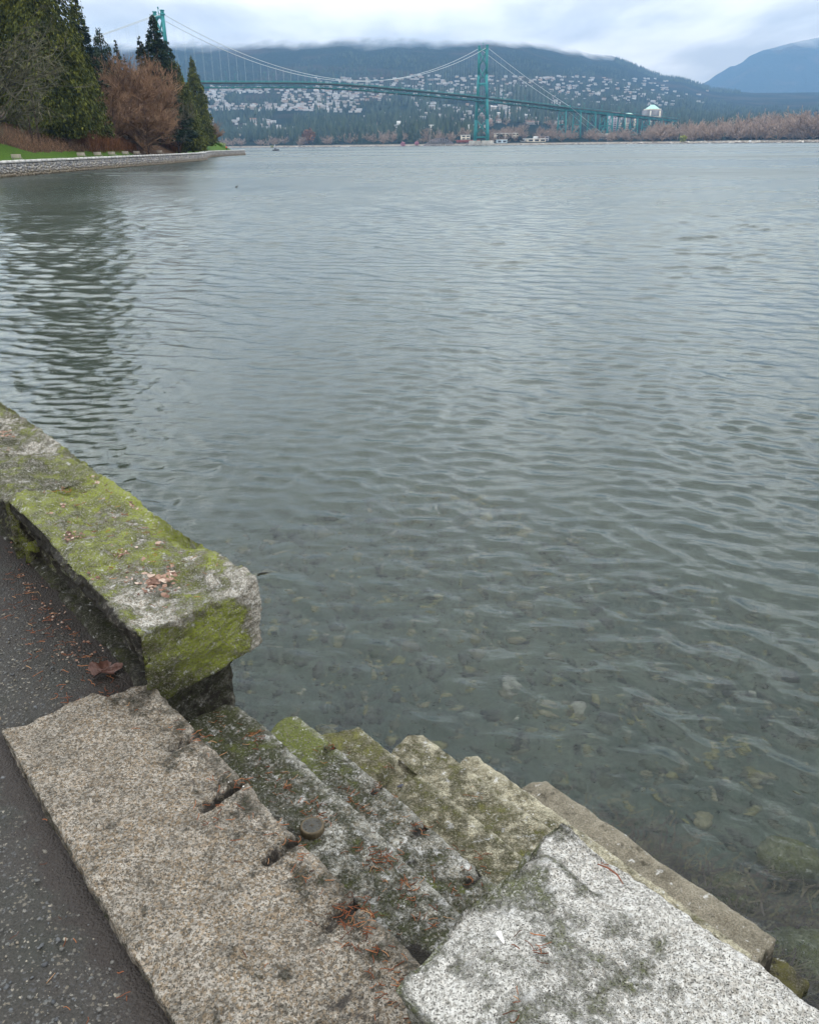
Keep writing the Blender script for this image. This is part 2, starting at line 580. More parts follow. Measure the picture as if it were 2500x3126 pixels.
# wave field: many small trains of waves, steeper and finer with the breeze; the mesh carries what it can resolve,
# what is finer than the mesh becomes surface roughness
wr = np.random.default_rng(4)
NW = 150
lam = np.exp(wr.uniform(math.log(0.07), math.log(1.05), NW))
th1 = np.where(wr.uniform(0, 1, NW) < 0.62, wr.normal(r(262), r(24), NW), wr.normal(r(212), r(26), NW))
kx, ky = np.cos(th1) * 2 * math.pi / lam, np.sin(th1) * 2 * math.pi / lam
ph = wr.uniform(0, 2 * math.pi, NW)
sl = WAVE_SLOPE * math.sqrt(2.0 / NW) * wr.uniform(0.6, 1.35, NW) * np.where(lam < 0.18, 0.75, 1.0)
amp_ = sl * lam / (2 * math.pi)
ya = np.exp(np.arange(math.log(1.2), math.log(165.0), 0.0041))
ab = np.linspace(-0.74, 0.74, 450)
A, Yg = np.meshgrid(ab, ya, indexing='ij')
Xg = A * (Yg + 4.0)
gust = 1 + 0.30 * fbm(np.stack([Xg * 0.10, Yg * 0.06, 0 * Xg], -1), 3, 17) + 0.20 * vnoise(np.stack([Xg * 0.5, Yg * 0.5, 0 * Xg], -1), 19)
gust = gust * (0.80 + 0.30 * sstep(5, 40, Yg)) * (0.80 + 0.20 * sstep(-30, -6, Xg))
edge = sstep(0.74, 0.67, np.abs(A)) * sstep(1.2, 1.7, Yg) * sstep(165, 140, Yg)
Zg = np.zeros_like(Xg); DX = np.zeros_like(Xg); DY = np.zeros_like(Xg); lost = np.zeros_like(Xg)
for i in range(NW):
    d_ = np.maximum(0.0033 * abs(math.cos(th1[i])) * (Yg + 4.0), 0.0040 * abs(math.sin(th1[i])) * Yg)
    k = sstep(2.2, 4.5, lam[i] / d_)
    if lam[i] > 0.42:                       # the longer waves only run outside the lee of the quay
        k = k * (0.18 + 0.82 * sstep(6, 24, Yg))
    w = amp_[i] * k * gust * edge
    p_ = kx[i] * Xg + ky[i] * Yg + ph[i]
    Zg += w * np.cos(p_)
    sn = w * np.sin(p_)
    DX -= sn * math.cos(th1[i]); DY -= sn * math.sin(th1[i])
    lost += (sl[i] ** 2 / 2) * (1 - (k * edge) ** 2) * gust ** 2
DX *= 1.5; DY *= 1.5
rough = np.sqrt(np.sqrt(2 * lost) * 0.30 * sstep(4, 20, Yg) + 0.0003)
Vw = np.stack([(Xg + DX).ravel(), (Yg + DY).ravel(), Zg.ravel()], 1)
iw = np.arange(Xg.size).reshape(Xg.shape)
Fw = np.stack([iw[:-1, :-1], iw[1:, :-1], iw[1:, 1:], iw[:-1, 1:]], -1).reshape(-1, 4)
R_OUT = math.sqrt(WAVE_SLOPE * 1.414 * 0.42)
nv = len(Vw)
y0_, y1_ = float(ya[0]), float(ya[-1])
x0_, x1_ = 0.74 * (y0_ + 4.0), 0.74 * (y1_ + 4.0)
OUT = np.array([(-3500, -60, 0), (3500, -60, 0), (3500, 2200, 0), (-3500, 2200, 0), (-x0_, y0_, 0), (x0_, y0_, 0), (x1_, y1_, 0), (-x1_, y1_, 0)], float)
Fo = np.array([(0, 1, 5, 4), (1, 2, 6, 5), (2, 3, 7, 6), (3, 0, 4, 7)]) + nv
tag(obj('water', mesh_np('water', np.concatenate([Vw, OUT]), np.concatenate([Fw, Fo]), M_WATER, True, {'rough': np.concatenate([rough.ravel(), np.full(8, R_OUT)])})), kind='structure')

# ------------------------------------------------------------------ path on top of the quay
m, g = new_mat('wet_asphalt')
co = g.n('ShaderNodeNewGeometry').outputs['Position']
cod = g.n('ShaderNodeVectorMath', {0: co, 1: g.n('ShaderNodeVectorMath', {0: g.noise(co, 130.0, 2, 0.6, color=True), 3: 0.011}, operation='SCALE').outputs[0]}, operation='ADD').outputs[0]
vo = g.n('ShaderNodeTexVoronoi', {'Vector': cod, 'Scale': 125.0, 'Randomness': 1.0}, feature='F1')
vs = g.n('ShaderNodeSeparateColor', {0: vo.outputs['Color']}).outputs
big = g.noise(co, 2.2, 4, 0.6)
fin = g.noise(co, 170.0, 3, 0.6)
stonem = g.math('MULTIPLY', g.math('LESS_THAN', vo.outputs['Distance'], g.mapr(vs[1], 0, 1, 0.1, 0.60)), g.math('GREATER_THAN', vs[0], g.mapr(g.math('ADD', big, g.math('MULTIPLY', g.attr('bare').outputs['Fac'], -0.4)), 0.2, 0.75, 0.30, 1.0)))
sc = g.ramp(vs[2], [(0.0, (0.035, 0.034, 0.034)), (0.3, (0.075, 0.075, 0.075)), (0.6, (0.12, 0.104, 0.078)), (0.85, (0.085, 0.09, 0.09)), (0.98, (0.24, 0.215, 0.17))])
bc = g.mix(g.mapr(fin, 0.3, 0.7), (0.014, 0.011, 0.010), (0.050, 0.043, 0.038))
bc = g.mix(g.mapr(big, 0.35, 0.6, 0.0, 0.5), bc, (0.020, 0.026, 0.018))
cc = g.mix(stonem, bc, sc)
di = g.attr('dirt_shade').outputs['Fac']
dk = g.mapr(g.math('ADD', di, g.mapr(g.noise(co, 16.0, 5, 0.6), 0.3, 0.7, -0.3, 0.3)), 0.4, 0.75)
cc = g.mix(g.math('MULTIPLY', dk, 0.93), cc, g.mix(fin, (0.009, 0.007, 0.006), (0.038, 0.029, 0.024)))
hh = g.math('ADD', g.math('MULTIPLY', g.math('SUBTRACT', 0.6, vo.outputs['Distance']), 0.004), g.math('MULTIPLY', fin, 0.004))
principled(g, cc, 0.62, g.bump(hh, 1.0), 0.35)
M_PATH = m
ug, ng = np.arange(-9, 1.9, 0.022), np.arange(-2.8, 0.80, 0.022)
Ug, Ng = np.meshgrid(ug, ng, indexing='ij')
P = np.stack([Ug.ravel(), Ng.ravel(), np.zeros(Ug.size)], 1)
P[:, 2] = 1.396 + 0.006 * fbm(P * 3, 3, 5) + 0.004 * fbm(P * 22, 3, 6)
e1 = P[:, 1] - (0.735 + 0.0 * P[:, 0])
crack = np.abs(P[:, 1] - (0.42 + 0.10 * (P[:, 0] + 2.6) + 0.05 * fbm(P * 5, 3, 91)))
P[:, 2] -= 0.008 * np.exp(-(crack / 0.012) ** 2) * (P[:, 0] < -2.3)
slab_l = np.where(P[:, 0] > -2.35, np.exp(-np.clip(0.315 - P[:, 1], 0, 9) / 0.085), 0)
para = np.where(P[:, 0] < -2.2, np.exp(-np.clip(0.75 - P[:, 1], 0, 9) / 0.20), 0)
att = {'dirt_shade': np.clip(0.95 * slab_l + 0.85 * para, 0, 1), 'bare': np.clip(0.6 - P[:, 1], 0, 1)}
P[:, 2] -= 0.012 * slab_l
ip = np.arange(Ug.size).reshape(Ug.shape)
Fp = np.stack([ip[:-1, :-1], ip[1:, :-1], ip[1:, 1:], ip[:-1, 1:]], -1).reshape(-1, 4)
tag(obj('path', mesh_np('path', Wnp(P), Fp, M_PATH, True, att)), kind='structure')

# ------------------------------------------------------------------ park land on the left (bank behind the far seawall)
WALL = [(-9.0, 2.5), (-22.0, 22.0), (-38.0, 48.0), (-45.6, 80.0), (-46.3, 103.0), (-46.5, 137.0), (-45.6, 170.0), (-46.8, 211.0), (-47.5, 216.0)]
WALL2 = [(-49.5, 216.5), (-53.0, 240.0), (-59.0, 275.0), (-56.9, 322.0), (-58.5, 326.0)]
SHORE3 = [(-66, 327.0), (-95.0, 420.0), (-150.0, 620.0), (-205.0, 830.0), (-240.0, 900.0), (-420.0, 1050.0), (-900.0, 1150.0)]


def resample(pts, step):
    out = []
    for (a, b) in zip(pts[:-1], pts[1:]):
        L = math.dist(a, b)
        k = max(1, int(round(L / step)))
        out += [(a[0] + (b[0] - a[0]) * i / k, a[1] + (b[1] - a[1]) * i / k) for i in range(k)]
    return out + [pts[-1]]


BANK_D = np.array([0.0, 0.25, 3.9, 4.0, 5.5, 8, 12, 18, 30, 60, 140, 400])
BANK_Z = np.array([1.36, 1.38, 1.40, 1.40, 2.2, 3.6, 5.4, 7.0, 9.0, 14.0, 24.0, 34.0])


def bank_z(d):
    return float(np.interp(d, BANK_D, BANK_Z))


m, g = new_mat('park_ground')
co = g.n('ShaderNodeNewGeometry').outputs['Position']
n1 = g.noise(co, 0.35, 4, 0.6)
n2 = g.noise(co, 4.0, 5, 0.7)
gr = g.mix(g.mapr(n2, 0.3, 0.7), (0.030, 0.070, 0.008), (0.070, 0.125, 0.014))
dirt_shade = g.mix(g.mapr(n2, 0.3, 0.7), (0.030, 0.018, 0.010), (0.085, 0.050, 0.028))
asph = g.mix(n2, (0.07, 0.065, 0.06), (0.11, 0.10, 0.095))
k = g.math('ADD', g.attr('grass').outputs['Fac'], g.mapr(n1, 0.3, 0.7, -0.3, 0.3))
cc = g.mix(g.mapr(k, 0.45, 0.6), dirt_shade, gr)
cc = g.mix(g.attr('paved').outputs['Fac'], cc, asph)
principled(g, cc, 0.9, g.bump(n2, 0.12), 0.1)
M_LAND = m
spine = resample(WALL, 3.0) + resample(WALL2, 3.0) + resample(SHORE3, 12.0)
dcols = np.array([0.0, 0.25, 1.6, 3.9, 4.0, 4.7, 5.5, 6.6, 8, 10, 12, 15, 18, 24, 30, 45, 60, 95, 140, 250, 400])
nrm = []
for i in range(len(spine)):
    a, b = spine[max(i - 3, 0)], spine[min(i + 3, len(spine) - 1)]
    L = math.dist(a, b)
    nrm.append((-(b[1] - a[1]) / L, (b[0] - a[0]) / L))
V, ga, pa = [], [], []
for i, ((x, y), (nx_, ny_)) in enumerate(zip(spine, nrm)):
    for d in dcols:
        wob = 0.0 if d < 5 else 0.10 * d * float(vnoise(np.array([[x * 0.05, y * 0.05, d * 0.1]]), 3)[0])
        yy = y + ny_ * d * (1 if d < 20 else 0.2)
        V.append((x + nx_ * d, yy, bank_z(d) * (1 if y < 330 else 0.7) + wob * 0.25))
        lawn = 1.0 if (y < 168 and d < max(5.6, 12.0 - 0.40 * (y - 112))) or (205 < y < 345 and d < 9) else 0.0
        ga.append(lawn if d > 3.95 else 0.0)
        pa.append(1.0 if d < 3.95 else 0.0)
nc = len(dcols)
il = np.arange(len(V)).reshape(-1, nc)
Fl = np.stack([il[:-1, :-1], il[1:, :-1], il[1:, 1:], il[:-1, 1:]], -1).reshape(-1, 4)
tag(obj('bank_ground', mesh_np('bank_ground', np.array(V), Fl[:, ::-1], M_LAND, True, {'grass': ga, 'paved': pa})), kind='structure')
# lawn behind the near path
LB = np.array([W(-9, -2.8, 1.37), W(1.9, -2.8, 1.37), W(1.9, -14, 1.5), W(-9, -14, 1.5)])
tag(obj('lawn', mesh_np('lawn', LB, np.array([(0, 1, 2, 3)]), M_LAND, False, {'grass': [1] * 4, 'paved': [0] * 4})), kind='structure')


def wall_xy(y):
    """x of the far seawall at forward distance y"""
    pts = WALL + WALL2 + SHORE3
    return float(np.interp(y, [p[1] for p in pts], [p[0] for p in pts]))


def on_bank(mx, Y):
    x = brg(mx) * Y
    d = wall_xy(Y) - x
    return Vector((x, Y, bank_z(max(d, 0.3))))


# ------------------------------------------------------------------ far shore hills (bearing, slope of the skyline)
RIDGE = np.array([(-1.2, .120), (-0.5269, 0.120), (-0.2387, 0.118), (-0.1836, 0.118), (-0.0805, 0.117), (0.0056, 0.116), (0.0916, 0.114), (0.1300, 0.108), (0.1605, 0.0965), (0.1848, 0.0892), (0.1955, 0.0852), (0.2191, 0.0832), (0.237, 0.0765), (0.2631, 0.0664), (0.2764, 0.0626), (0.2989, 0.0600), (0.3112, 0.0560), (0.3311, 0.050), (0.3742, 0.0463), (0.4445, 0.0462), (0.5146, 0.047), (1.2, 0.05)])
MTN = np.array([(0.22, 0.03), (0.2692, 0.0417), (0.3031, 0.0515), (0.3207, 0.0574), (0.345, 0.0711), (0.3527, 0.0729), (0.3702, 0.0849), (0.3942, 0.0904), (0.4142, 0.0952), (0.4348, 0.0985), (0.5015, 0.1067), (0.7, 0.115), (1.2, 0.11)])
SHORE_A = np.array([(-1.2, 1900), (-0.25, 1560), (-0.15, 1420), (-0.02, 1260), (0.06, 1160), (0.10, 1140), (0.24, 1120), (0.34, 1040), (0.46, 960), (0.8, 900), (1.2, 900)])
Y_RIDGE, Y_MTN = 4400.0, 7000.0


def shore_y(a):
    return np.interp(a, SHORE_A[:, 0], SHORE_A[:, 1])


def hill_z(a, y):
    ys = shore_y(a)
    s = np.clip((y - ys) / (Y_RIDGE - ys), 0, 1.0)
    top = np.interp(a, RIDGE[:, 0], RIDGE[:, 1]) * Y_RIDGE
    gsh = 0.10 * s + 0.90 * s ** 1.55
    flat = sstep(0, 120, y - ys)
    P = np.stack([a * y / 420.0, y / 420.0, np.zeros_like(a * y)], -1)
    b = 16 * fbm(P, 4, 44) * np.sin(np.clip(s, 0, 1) * math.pi) * (1.0 if True else 0)
    return -1.2 + 3.6 * sstep(-8, 26, y - ys) + (top * gsh + b) * flat


def forest_mat(name, z0, z1, c0, c1, shore=False, fade=True):
    m, g = new_mat(name)
    geo = g.n('ShaderNodeNewGeometry')
    co = geo.outputs['Position']
    z = g.n('ShaderNodeSeparateXYZ', {0: co}).outputs[2]
    a = g.noise(g.mapping(co, scale=(0.05, 0.02, 0.05)), 1.0, 6, 0.75)
    b = g.noise(co, 0.004, 4, 0.6)
    col = g.mix(g.mapr(a, 0.32, 0.68), c0, c1)
    col = g.mix(g.mapr(b, 0.52, 0.66, 0, 0.65), col, (0.075, 0.055, 0.042))
    if shore:
        n = g.noise(co, 0.15, 4, 0.7)
        col = g.mix(g.mapr(g.math('ADD', z, g.mapr(n, 0, 1, -1.5, 1.5)), 3.0, 2.0), col, g.mix(n, (0.30, 0.25, 0.20), (0.50, 0.45, 0.39)))
        col = g.mix(g.mapr(g.math('ADD', z, g.mapr(n, 0, 1, -0.4, 0.4)), 0.55, 0.15), col, (0.06, 0.05, 0.045))
    p = g.n('ShaderNodeBsdfPrincipled', {'Base Color': col, 'Roughness': 1.0, 'Specular IOR Level': 0.0, 'Normal': g.bump(a, 30.0 if fade else 6.0)})
    out = p.outputs[0]
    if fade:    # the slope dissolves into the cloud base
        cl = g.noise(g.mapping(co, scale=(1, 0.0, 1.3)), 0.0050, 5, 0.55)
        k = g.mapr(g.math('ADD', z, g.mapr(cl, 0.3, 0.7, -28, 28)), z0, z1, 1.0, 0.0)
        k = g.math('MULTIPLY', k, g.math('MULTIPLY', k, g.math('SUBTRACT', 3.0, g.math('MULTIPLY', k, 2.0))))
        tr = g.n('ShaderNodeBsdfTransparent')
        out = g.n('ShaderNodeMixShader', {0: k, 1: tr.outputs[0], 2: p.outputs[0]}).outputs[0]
    g.n('ShaderNodeOutputMaterial', {'Surface': out})
    return m


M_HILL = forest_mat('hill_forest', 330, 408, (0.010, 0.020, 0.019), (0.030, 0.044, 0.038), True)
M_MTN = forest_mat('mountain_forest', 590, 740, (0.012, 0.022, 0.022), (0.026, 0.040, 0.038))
aa = np.concatenate([np.linspace(-1.2, -0.35, 18)[:-1], np.linspace(-0.35, 0.62, 260), np.linspace(0.62, 1.2, 12)[1:]])
fr_ = np.concatenate([[-40, -12, 0, 6, 14, 24, 40, 70, 110, 160], np.linspace(230, 3300, 76)])
A, D = np.meshgrid(aa, fr_, indexing='ij')
Yh = shore_y(A) + D * (Y_RIDGE - shore_y(A)) / 3300.0
Zh = hill_z(A, Yh)
Vh = np.stack([(A * Yh).ravel(), Yh.ravel(), Zh.ravel()], 1)
ih = np.arange(A.size).reshape(A.shape)
Fh = np.stack([ih[:-1, :-1], ih[1:, :-1], ih[1:, 1:], ih[:-1, 1:]], -1).reshape(-1, 4)
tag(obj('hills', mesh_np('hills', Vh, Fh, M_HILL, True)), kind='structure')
aa = np.linspace(0.22, 1.2, 150)
tt = np.linspace(0, 1, 26)
A, T = np.meshgrid(aa, tt, indexing='ij')
Ym = 5200 + T * (Y_MTN - 5200)
top = np.interp(A, MTN[:, 0], MTN[:, 1]) * Y_MTN
Pm = np.stack([A * 22, T * 5, 0 * A], -1)
Zm = -20 + (top + 20) * T ** 1.25 + 14 * fbm(Pm, 4, 8) * np.sin(T * math.pi) + 9 * fbm(Pm * 6, 3, 9) * T
Vm = np.stack([(A * Ym).ravel(), Ym.ravel(), Zm.ravel()], 1)
im = np.arange(A.size).reshape(A.shape)
Fm = np.stack([im[:-1, :-1], im[1:, :-1], im[1:, 1:], im[:-1, 1:]], -1).reshape(-1, 4)
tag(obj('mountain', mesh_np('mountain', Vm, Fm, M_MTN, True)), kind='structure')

# ------------------------------------------------------------------ haze
m, g = new_mat('haze_air')
pv = g.n('ShaderNodeVolumePrincipled', {'Color': HAZE_COL, 'Density': HAZE_DENS, 'Anisotropy': 0.0})
g.n('ShaderNodeOutputMaterial', {'Volume': pv.outputs[0]})
hz = MB()
hz.box(-9000, 9000, -300, 7400, -7.0, 860)
tag(hz.build('haze', m), kind='stuff')

# ================================================================== THE STAIRS, PARAPETS, NEAR QUAY
STAIR = thing('stone_staircase', W(-1.5, 1.6, 0.0), 'wide granite stairs stepping down from the asphalt path into the water', 'stairs')
slab_notch = [(-1.940, 0.695, 0.80, 0.026, 0.026), (-1.668, 0.655, 0.80, 0.028, 0.028), (-1.404, 0.685, 0.80, 0.026, 0.026), (-1.155, 0.69, 0.80, 0.028, 0.026)]


def paint_slab(p, e, t):
    inner = sstep(0.60, 0.80, p[:, 1])
    d = sum(blob(p, u, 0.74, 0.05) for u in (-1.94, -1.67, -1.40, -1.155)) * 0.45
    d = d + 0.5 * blob(p, -0.95, 0.62, 0.10) + 0.35 * blob(p, -1.75, 0.70, 0.07)
    m = 0.33 * inner + 0.30 * (e[:, 2] < 0.4) + 0.15 * blob(p, -1.1, 0.4, 0.12)
    return {'moss': m, 'dirt_shade': d + 0.25 * (e[:, 2] < 0.3), 'bright': 0 * m - 0.6, 'wear': 0.7 * sstep(0.745, 0.788, p[:, 1]) + 0.5 * (1 - sstep(0.322, 0.345, p[:, 1]))}


def slab_post(p, e, t):
    far = sstep(0.0, 1.0, t[:, 0])
    p[:, 0] += (1 - sstep(0, 0.08, t[:, 0])) * (0.02 * vnoise(p * 14, 5) + 0.05 * sstep(0.62, 0.70, t[:, 1]) + 0.04 * sstep(0.85, 0.95, t[:, 1]))
    return p


stone('landing_slab', (-2.345, 0.75, 0.319, 0.793, 1.18, 1.42), 0.0075, M_SLAB, STAIR, 1, 0.65, 0.009, {(0, 0, 1): (0.03, 0.03, 0), (0, 0, 0): (0.03, 0.03, 0), (1, 1, 1): (0, 0.0, -.004)}, slab_notch, paint_slab, slab_post)

EDGE = [0.793, 1.068, 1.333, 1.615, 1.935, 2.19, 2.48]
FAR = [0, -2.27, -2.285, -2.33, -2.28, -2.20, -2.04]
ZT = [1.42 - 0.2 * i for i in range(7)]
SNOTCH = {2: [(-2.035, 1.270, 1.34, 0.022, 0.020), (-1.765, 1.28, 1.34, 0.022, 0.020), (-1.534, 1.268, 1.34, 0.024, 0.022), (-1.290, 1.255, 1.34, 0.026, 0.022)],
          3: [(-1.955, 1.40, 1.605, 0.105, 0.030)]}


def step_paint(i):
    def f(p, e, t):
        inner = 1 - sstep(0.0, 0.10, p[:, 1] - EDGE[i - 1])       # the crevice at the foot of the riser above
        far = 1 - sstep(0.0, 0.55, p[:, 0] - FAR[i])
        near = sstep(-1.25, -0.85, p[:, 0])
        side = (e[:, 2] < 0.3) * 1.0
        if i == 1:
            m = 0.54 + 0.34 * far + 0.10 * inner - 0.20 * blob(p, -1.45, 0.98, 0.25)
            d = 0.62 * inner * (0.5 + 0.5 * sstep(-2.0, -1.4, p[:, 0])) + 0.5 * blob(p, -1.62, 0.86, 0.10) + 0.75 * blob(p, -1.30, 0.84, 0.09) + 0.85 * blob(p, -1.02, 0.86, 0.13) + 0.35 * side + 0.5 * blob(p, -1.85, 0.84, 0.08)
            b = 0 * m - 0.25
        elif i == 2:
            m = 0.54 + 0.52 * far + 0.10 * inner - 0.20 * blob(p, -1.6, 1.28, 0.25)
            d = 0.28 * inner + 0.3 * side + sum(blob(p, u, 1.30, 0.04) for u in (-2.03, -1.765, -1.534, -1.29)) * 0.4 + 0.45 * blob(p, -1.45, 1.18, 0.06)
            b = -0.2 + 0.75 * far
        elif i == 3:
            m = 0.44 + 0.22 * far + 0.35 * inner + 0.25 * near
            d = 0.15 * inner + 0.25 * side + 0.45 * blob(p, -1.955, 1.50, 0.06)
            b = 0.25 * far - 0.1
        elif i == 4:
            m = 0.36 + 0.15 * inner + 0.35 * blob(p, -1.2, 1.75, 0.25) + 0.25 * near
            d = 0.10 * inner + 0.25 * side
            b = 0 * m
        elif i == 5:
            m = 0.22 + 0.12 * inner + 0.10 * near
            d = 0.12 * inner + 0.35 * blob(p, -1.2, 2.1, 0.2) + 0.2 * side
            b = 0 * m
        else:
            m = 0.05 + 0.25 * side + 0.2 * inner
            d = 0.25 * inner + 0.6 * (1 - sstep(0.10, 0.19, p[:, 2])) + 0.2 * sstep(2.43, 2.49, p[:, 1])
            b = 0 * m - 0.3
        wear = sstep(EDGE[i] - 0.045, EDGE[i] - 0.006, p[:, 1]) * (0.95 if i < 4 else 0.75) * (e[:, 2] > 0.3)
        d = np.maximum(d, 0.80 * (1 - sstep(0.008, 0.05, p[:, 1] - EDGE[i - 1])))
        return {'moss': m, 'dirt_shade': d, 'bright': b, 'wear': wear}
    return f


for i in range(1, 7):
    z = ZT[i]
    mat = M_STEP if i <= 2 else (M_STEP_LOW if i <= 5 else M_STEP_WATER)

    def edge_post(p, e, t, i=i):
        # worn, slightly dished treads and broken far ends
        p[:, 1] += 0.012 * vnoise(np.stack([p[:, 0] * 3.1, p[:, 0] * 0 + i * 3.3, p[:, 0] * 0], 1), 7) * sstep(0.5, 1, t[:, 1])
        p[:, 0] += (1 - sstep(0, 0.07, t[:, 0])) * (0.035 * vnoise(np.stack([p[:, 0] * 0 + i, p[:, 1] * 11, p[:, 2] * 9], 1), 9) + 0.05 * sstep(0.80, 1.0, t[:, 1]) * (i != 2))
        return p
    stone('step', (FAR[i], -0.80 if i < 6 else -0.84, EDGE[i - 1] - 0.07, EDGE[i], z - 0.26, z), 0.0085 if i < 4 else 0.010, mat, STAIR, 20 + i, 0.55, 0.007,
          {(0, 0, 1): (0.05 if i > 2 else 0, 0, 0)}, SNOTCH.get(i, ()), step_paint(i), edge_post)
stone('foundation_stone', (-2.1, -0.725, 2.15, 2.585, -0.42, 0.045), 0.012, M_STEP_WATER, STAIR, 33, 2.0, 0.03, None, (), lambda p, e, t: {'moss': 0.75 + 0 * p[:, 0], 'dirt_shade': 0.32 + 0 * p[:, 0], 'bright': 0.1 + 0 * p[:, 0]})

# parapet on the left: two visible coping stones and the wall under them
PARA = thing('stone_parapet', W(-3.4, 0.93, 0.0), 'moss covered rough granite parapet running along the path to the left', 'parapet')


def flaky(seed, k=1.0):
    def f(p, e, t):
        h = fbm(np.stack([p[:, 0] * 2.6, p[:, 1] * 6.0, p[:, 2] * 3], 1), 4, seed)
        terr = (np.floor(h * 5) + sstep(0.72, 1.0, h * 5 - np.floor(h * 5))) / 5
        topk = sstep(0.45, 0.9, e[:, 2])
        p[:, 2] += k * 0.060 * terr * topk
        ps = sstep(0.4, 0.9, -e[:, 1])
        hs = fbm(np.stack([p[:, 0] * 2.2, p[:, 2] * 15.0, p[:, 1] * 0], 1), 4, seed + 5)
        p[:, 1] += ps * (0.050 * (np.floor(hs * 4) / 4 + 0.25) + 0.012 + 0.060 * sstep(1.66, 1.50, p[:, 2]))
        es = sstep(0.4, 0.9, np.abs(e[:, 0]))
        p[:, 0] -= np.sign(e[:, 0]) * es * 0.016 * fbm(p * 7, 3, seed + 9)
        return p
    return f


def paint_A(p, e, t):
    end = sstep(0.4, 0.8, e[:, 0])
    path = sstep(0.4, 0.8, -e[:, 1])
    low = 1 - sstep(1.38, 1.54, p[:, 2])
    yel = np.exp(-((p[:, 1] - 1.00) / 0.10) ** 2 - ((p[:, 2] - 1.57) / 0.12) ** 2)
    rim = sstep(1.05, 1.13, p[:, 1]) * (1 - end)
    m = 0.58 * (1 - end) * (1 - path) + 0.34 * fbm(p * np.array([3.0, 6, 3]), 4, 71) * (1 - end) + 0.22 * sstep(-2.5, -3.3, p[:, 0]) * (1 - end) + 0.25 * rim * sstep(-2.25, -2.5, p[:, 0])
    m = m - 0.30 * blob(p, -2.22, 0.80, 0.22) * (1 - end) - 0.25 * blob(p, -2.16, 1.12, 0.10)
    m = m + end * (0.70 + 0.50 * yel + 0.25 * low - 0.35 * sstep(1.05, 1.12, p[:, 1]) - 0.3 * sstep(1.62, 1.69, p[:, 2])) + path * 0.60
    d = path * (0.72 + 0.35 * fbm(p * 6, 3, 78)) + 0.30 * low * end + 0.35 * blob(p, -2.42, 0.86, 0.09) * (e[:, 2] > 0.5) + 0.25 * blob(p, -2.75, 0.85, 0.08)  # path term paints in the shade under the overhang; the rest is soil
    return {'moss': m, 'dirt_shade': d, 'bright': 0.40 * rim + 0.8 * end * yel + 0.22 - 0.5 * path - 0.35 * end * low}


def paint_B(p, e, t):
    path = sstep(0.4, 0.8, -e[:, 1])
    rim = sstep(1.02, 1.12, p[:, 1])
    m = 0.56 + 0.34 * fbm(p * np.array([3.0, 6, 3]), 4, 71) + 0.12 * rim - 0.45 * blob(p, -4.1, 1.12, 0.14) - 0.3 * blob(p, -4.6, 0.95, 0.2) + 0.1 * path
    d = path * 0.70 + 0.10 * (1 - sstep(0.0, 0.03, -3.475 - p[:, 0])) + 0.3 * blob(p, -4.4, 0.95, 0.15)  # first term: overhang shade painted onto the path-side face
    return {'moss': m, 'dirt_shade': d, 'bright': 0.2 * rim - 0.05}


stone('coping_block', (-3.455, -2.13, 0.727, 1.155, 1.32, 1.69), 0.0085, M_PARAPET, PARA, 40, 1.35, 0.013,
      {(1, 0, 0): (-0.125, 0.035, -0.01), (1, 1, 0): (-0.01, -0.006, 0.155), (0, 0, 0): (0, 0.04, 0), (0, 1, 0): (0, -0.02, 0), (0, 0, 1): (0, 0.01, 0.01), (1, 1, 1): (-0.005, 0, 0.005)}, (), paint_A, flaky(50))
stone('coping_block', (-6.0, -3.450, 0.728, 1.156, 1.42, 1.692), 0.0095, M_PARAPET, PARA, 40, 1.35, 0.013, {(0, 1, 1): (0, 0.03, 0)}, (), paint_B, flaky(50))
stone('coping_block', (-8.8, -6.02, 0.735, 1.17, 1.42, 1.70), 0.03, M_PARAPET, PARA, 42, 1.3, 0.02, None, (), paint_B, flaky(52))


def wall_stones(parent, ua, ub, na, nb, seed, first_far=None):
    rnd = random.Random(seed)
    z = -0.75
    course = 0
    while z < 1.38:
        h = min(rnd.uniform(0.34, 0.48), 1.412 - z)
        if 1.412 - (z + h) < 0.16:
            h = 1.412 - z
        u = ub
        while u > ua + 0.05:
            L = rnd.uniform(0.5, 0.95)
            u2 = max(ua, u - L)
            stone('wall_stone', (u2 + 0.006, u - 0.006, na, nb + rnd.uniform(-0.015, 0.02), z + 0.005, z + h - 0.005), 0.022 if (abs(u - ub) < 0.02 and z > 0.5) else 0.05, M_WALLSTONE, parent, seed + course * 31 + int(u * 10) % 17,
                  1.6, 0.02, None, (), lambda p, e, t: {'moss': 0.45 + 0.15 * sstep(1.2, 1.4, p[:, 2]), 'dirt_shade': 0.36 + 0.2 * (p[:, 2] < 0.3) + 0.2 * fbm(p * 4, 2, 5), 'bright': -0.2 + 0 * p[:, 0]})
            u = u2
        z += h
        course += 1


wall_stones(PARA, -8.6, -2.245, 0.77, 1.085, 301)

BLOCKC = thing('granite_parapet_end', W(0.2, 0.86, 0.0), 'pale speckled granite parapet block with chipped mossy corner, right of the stairs', 'parapet block')


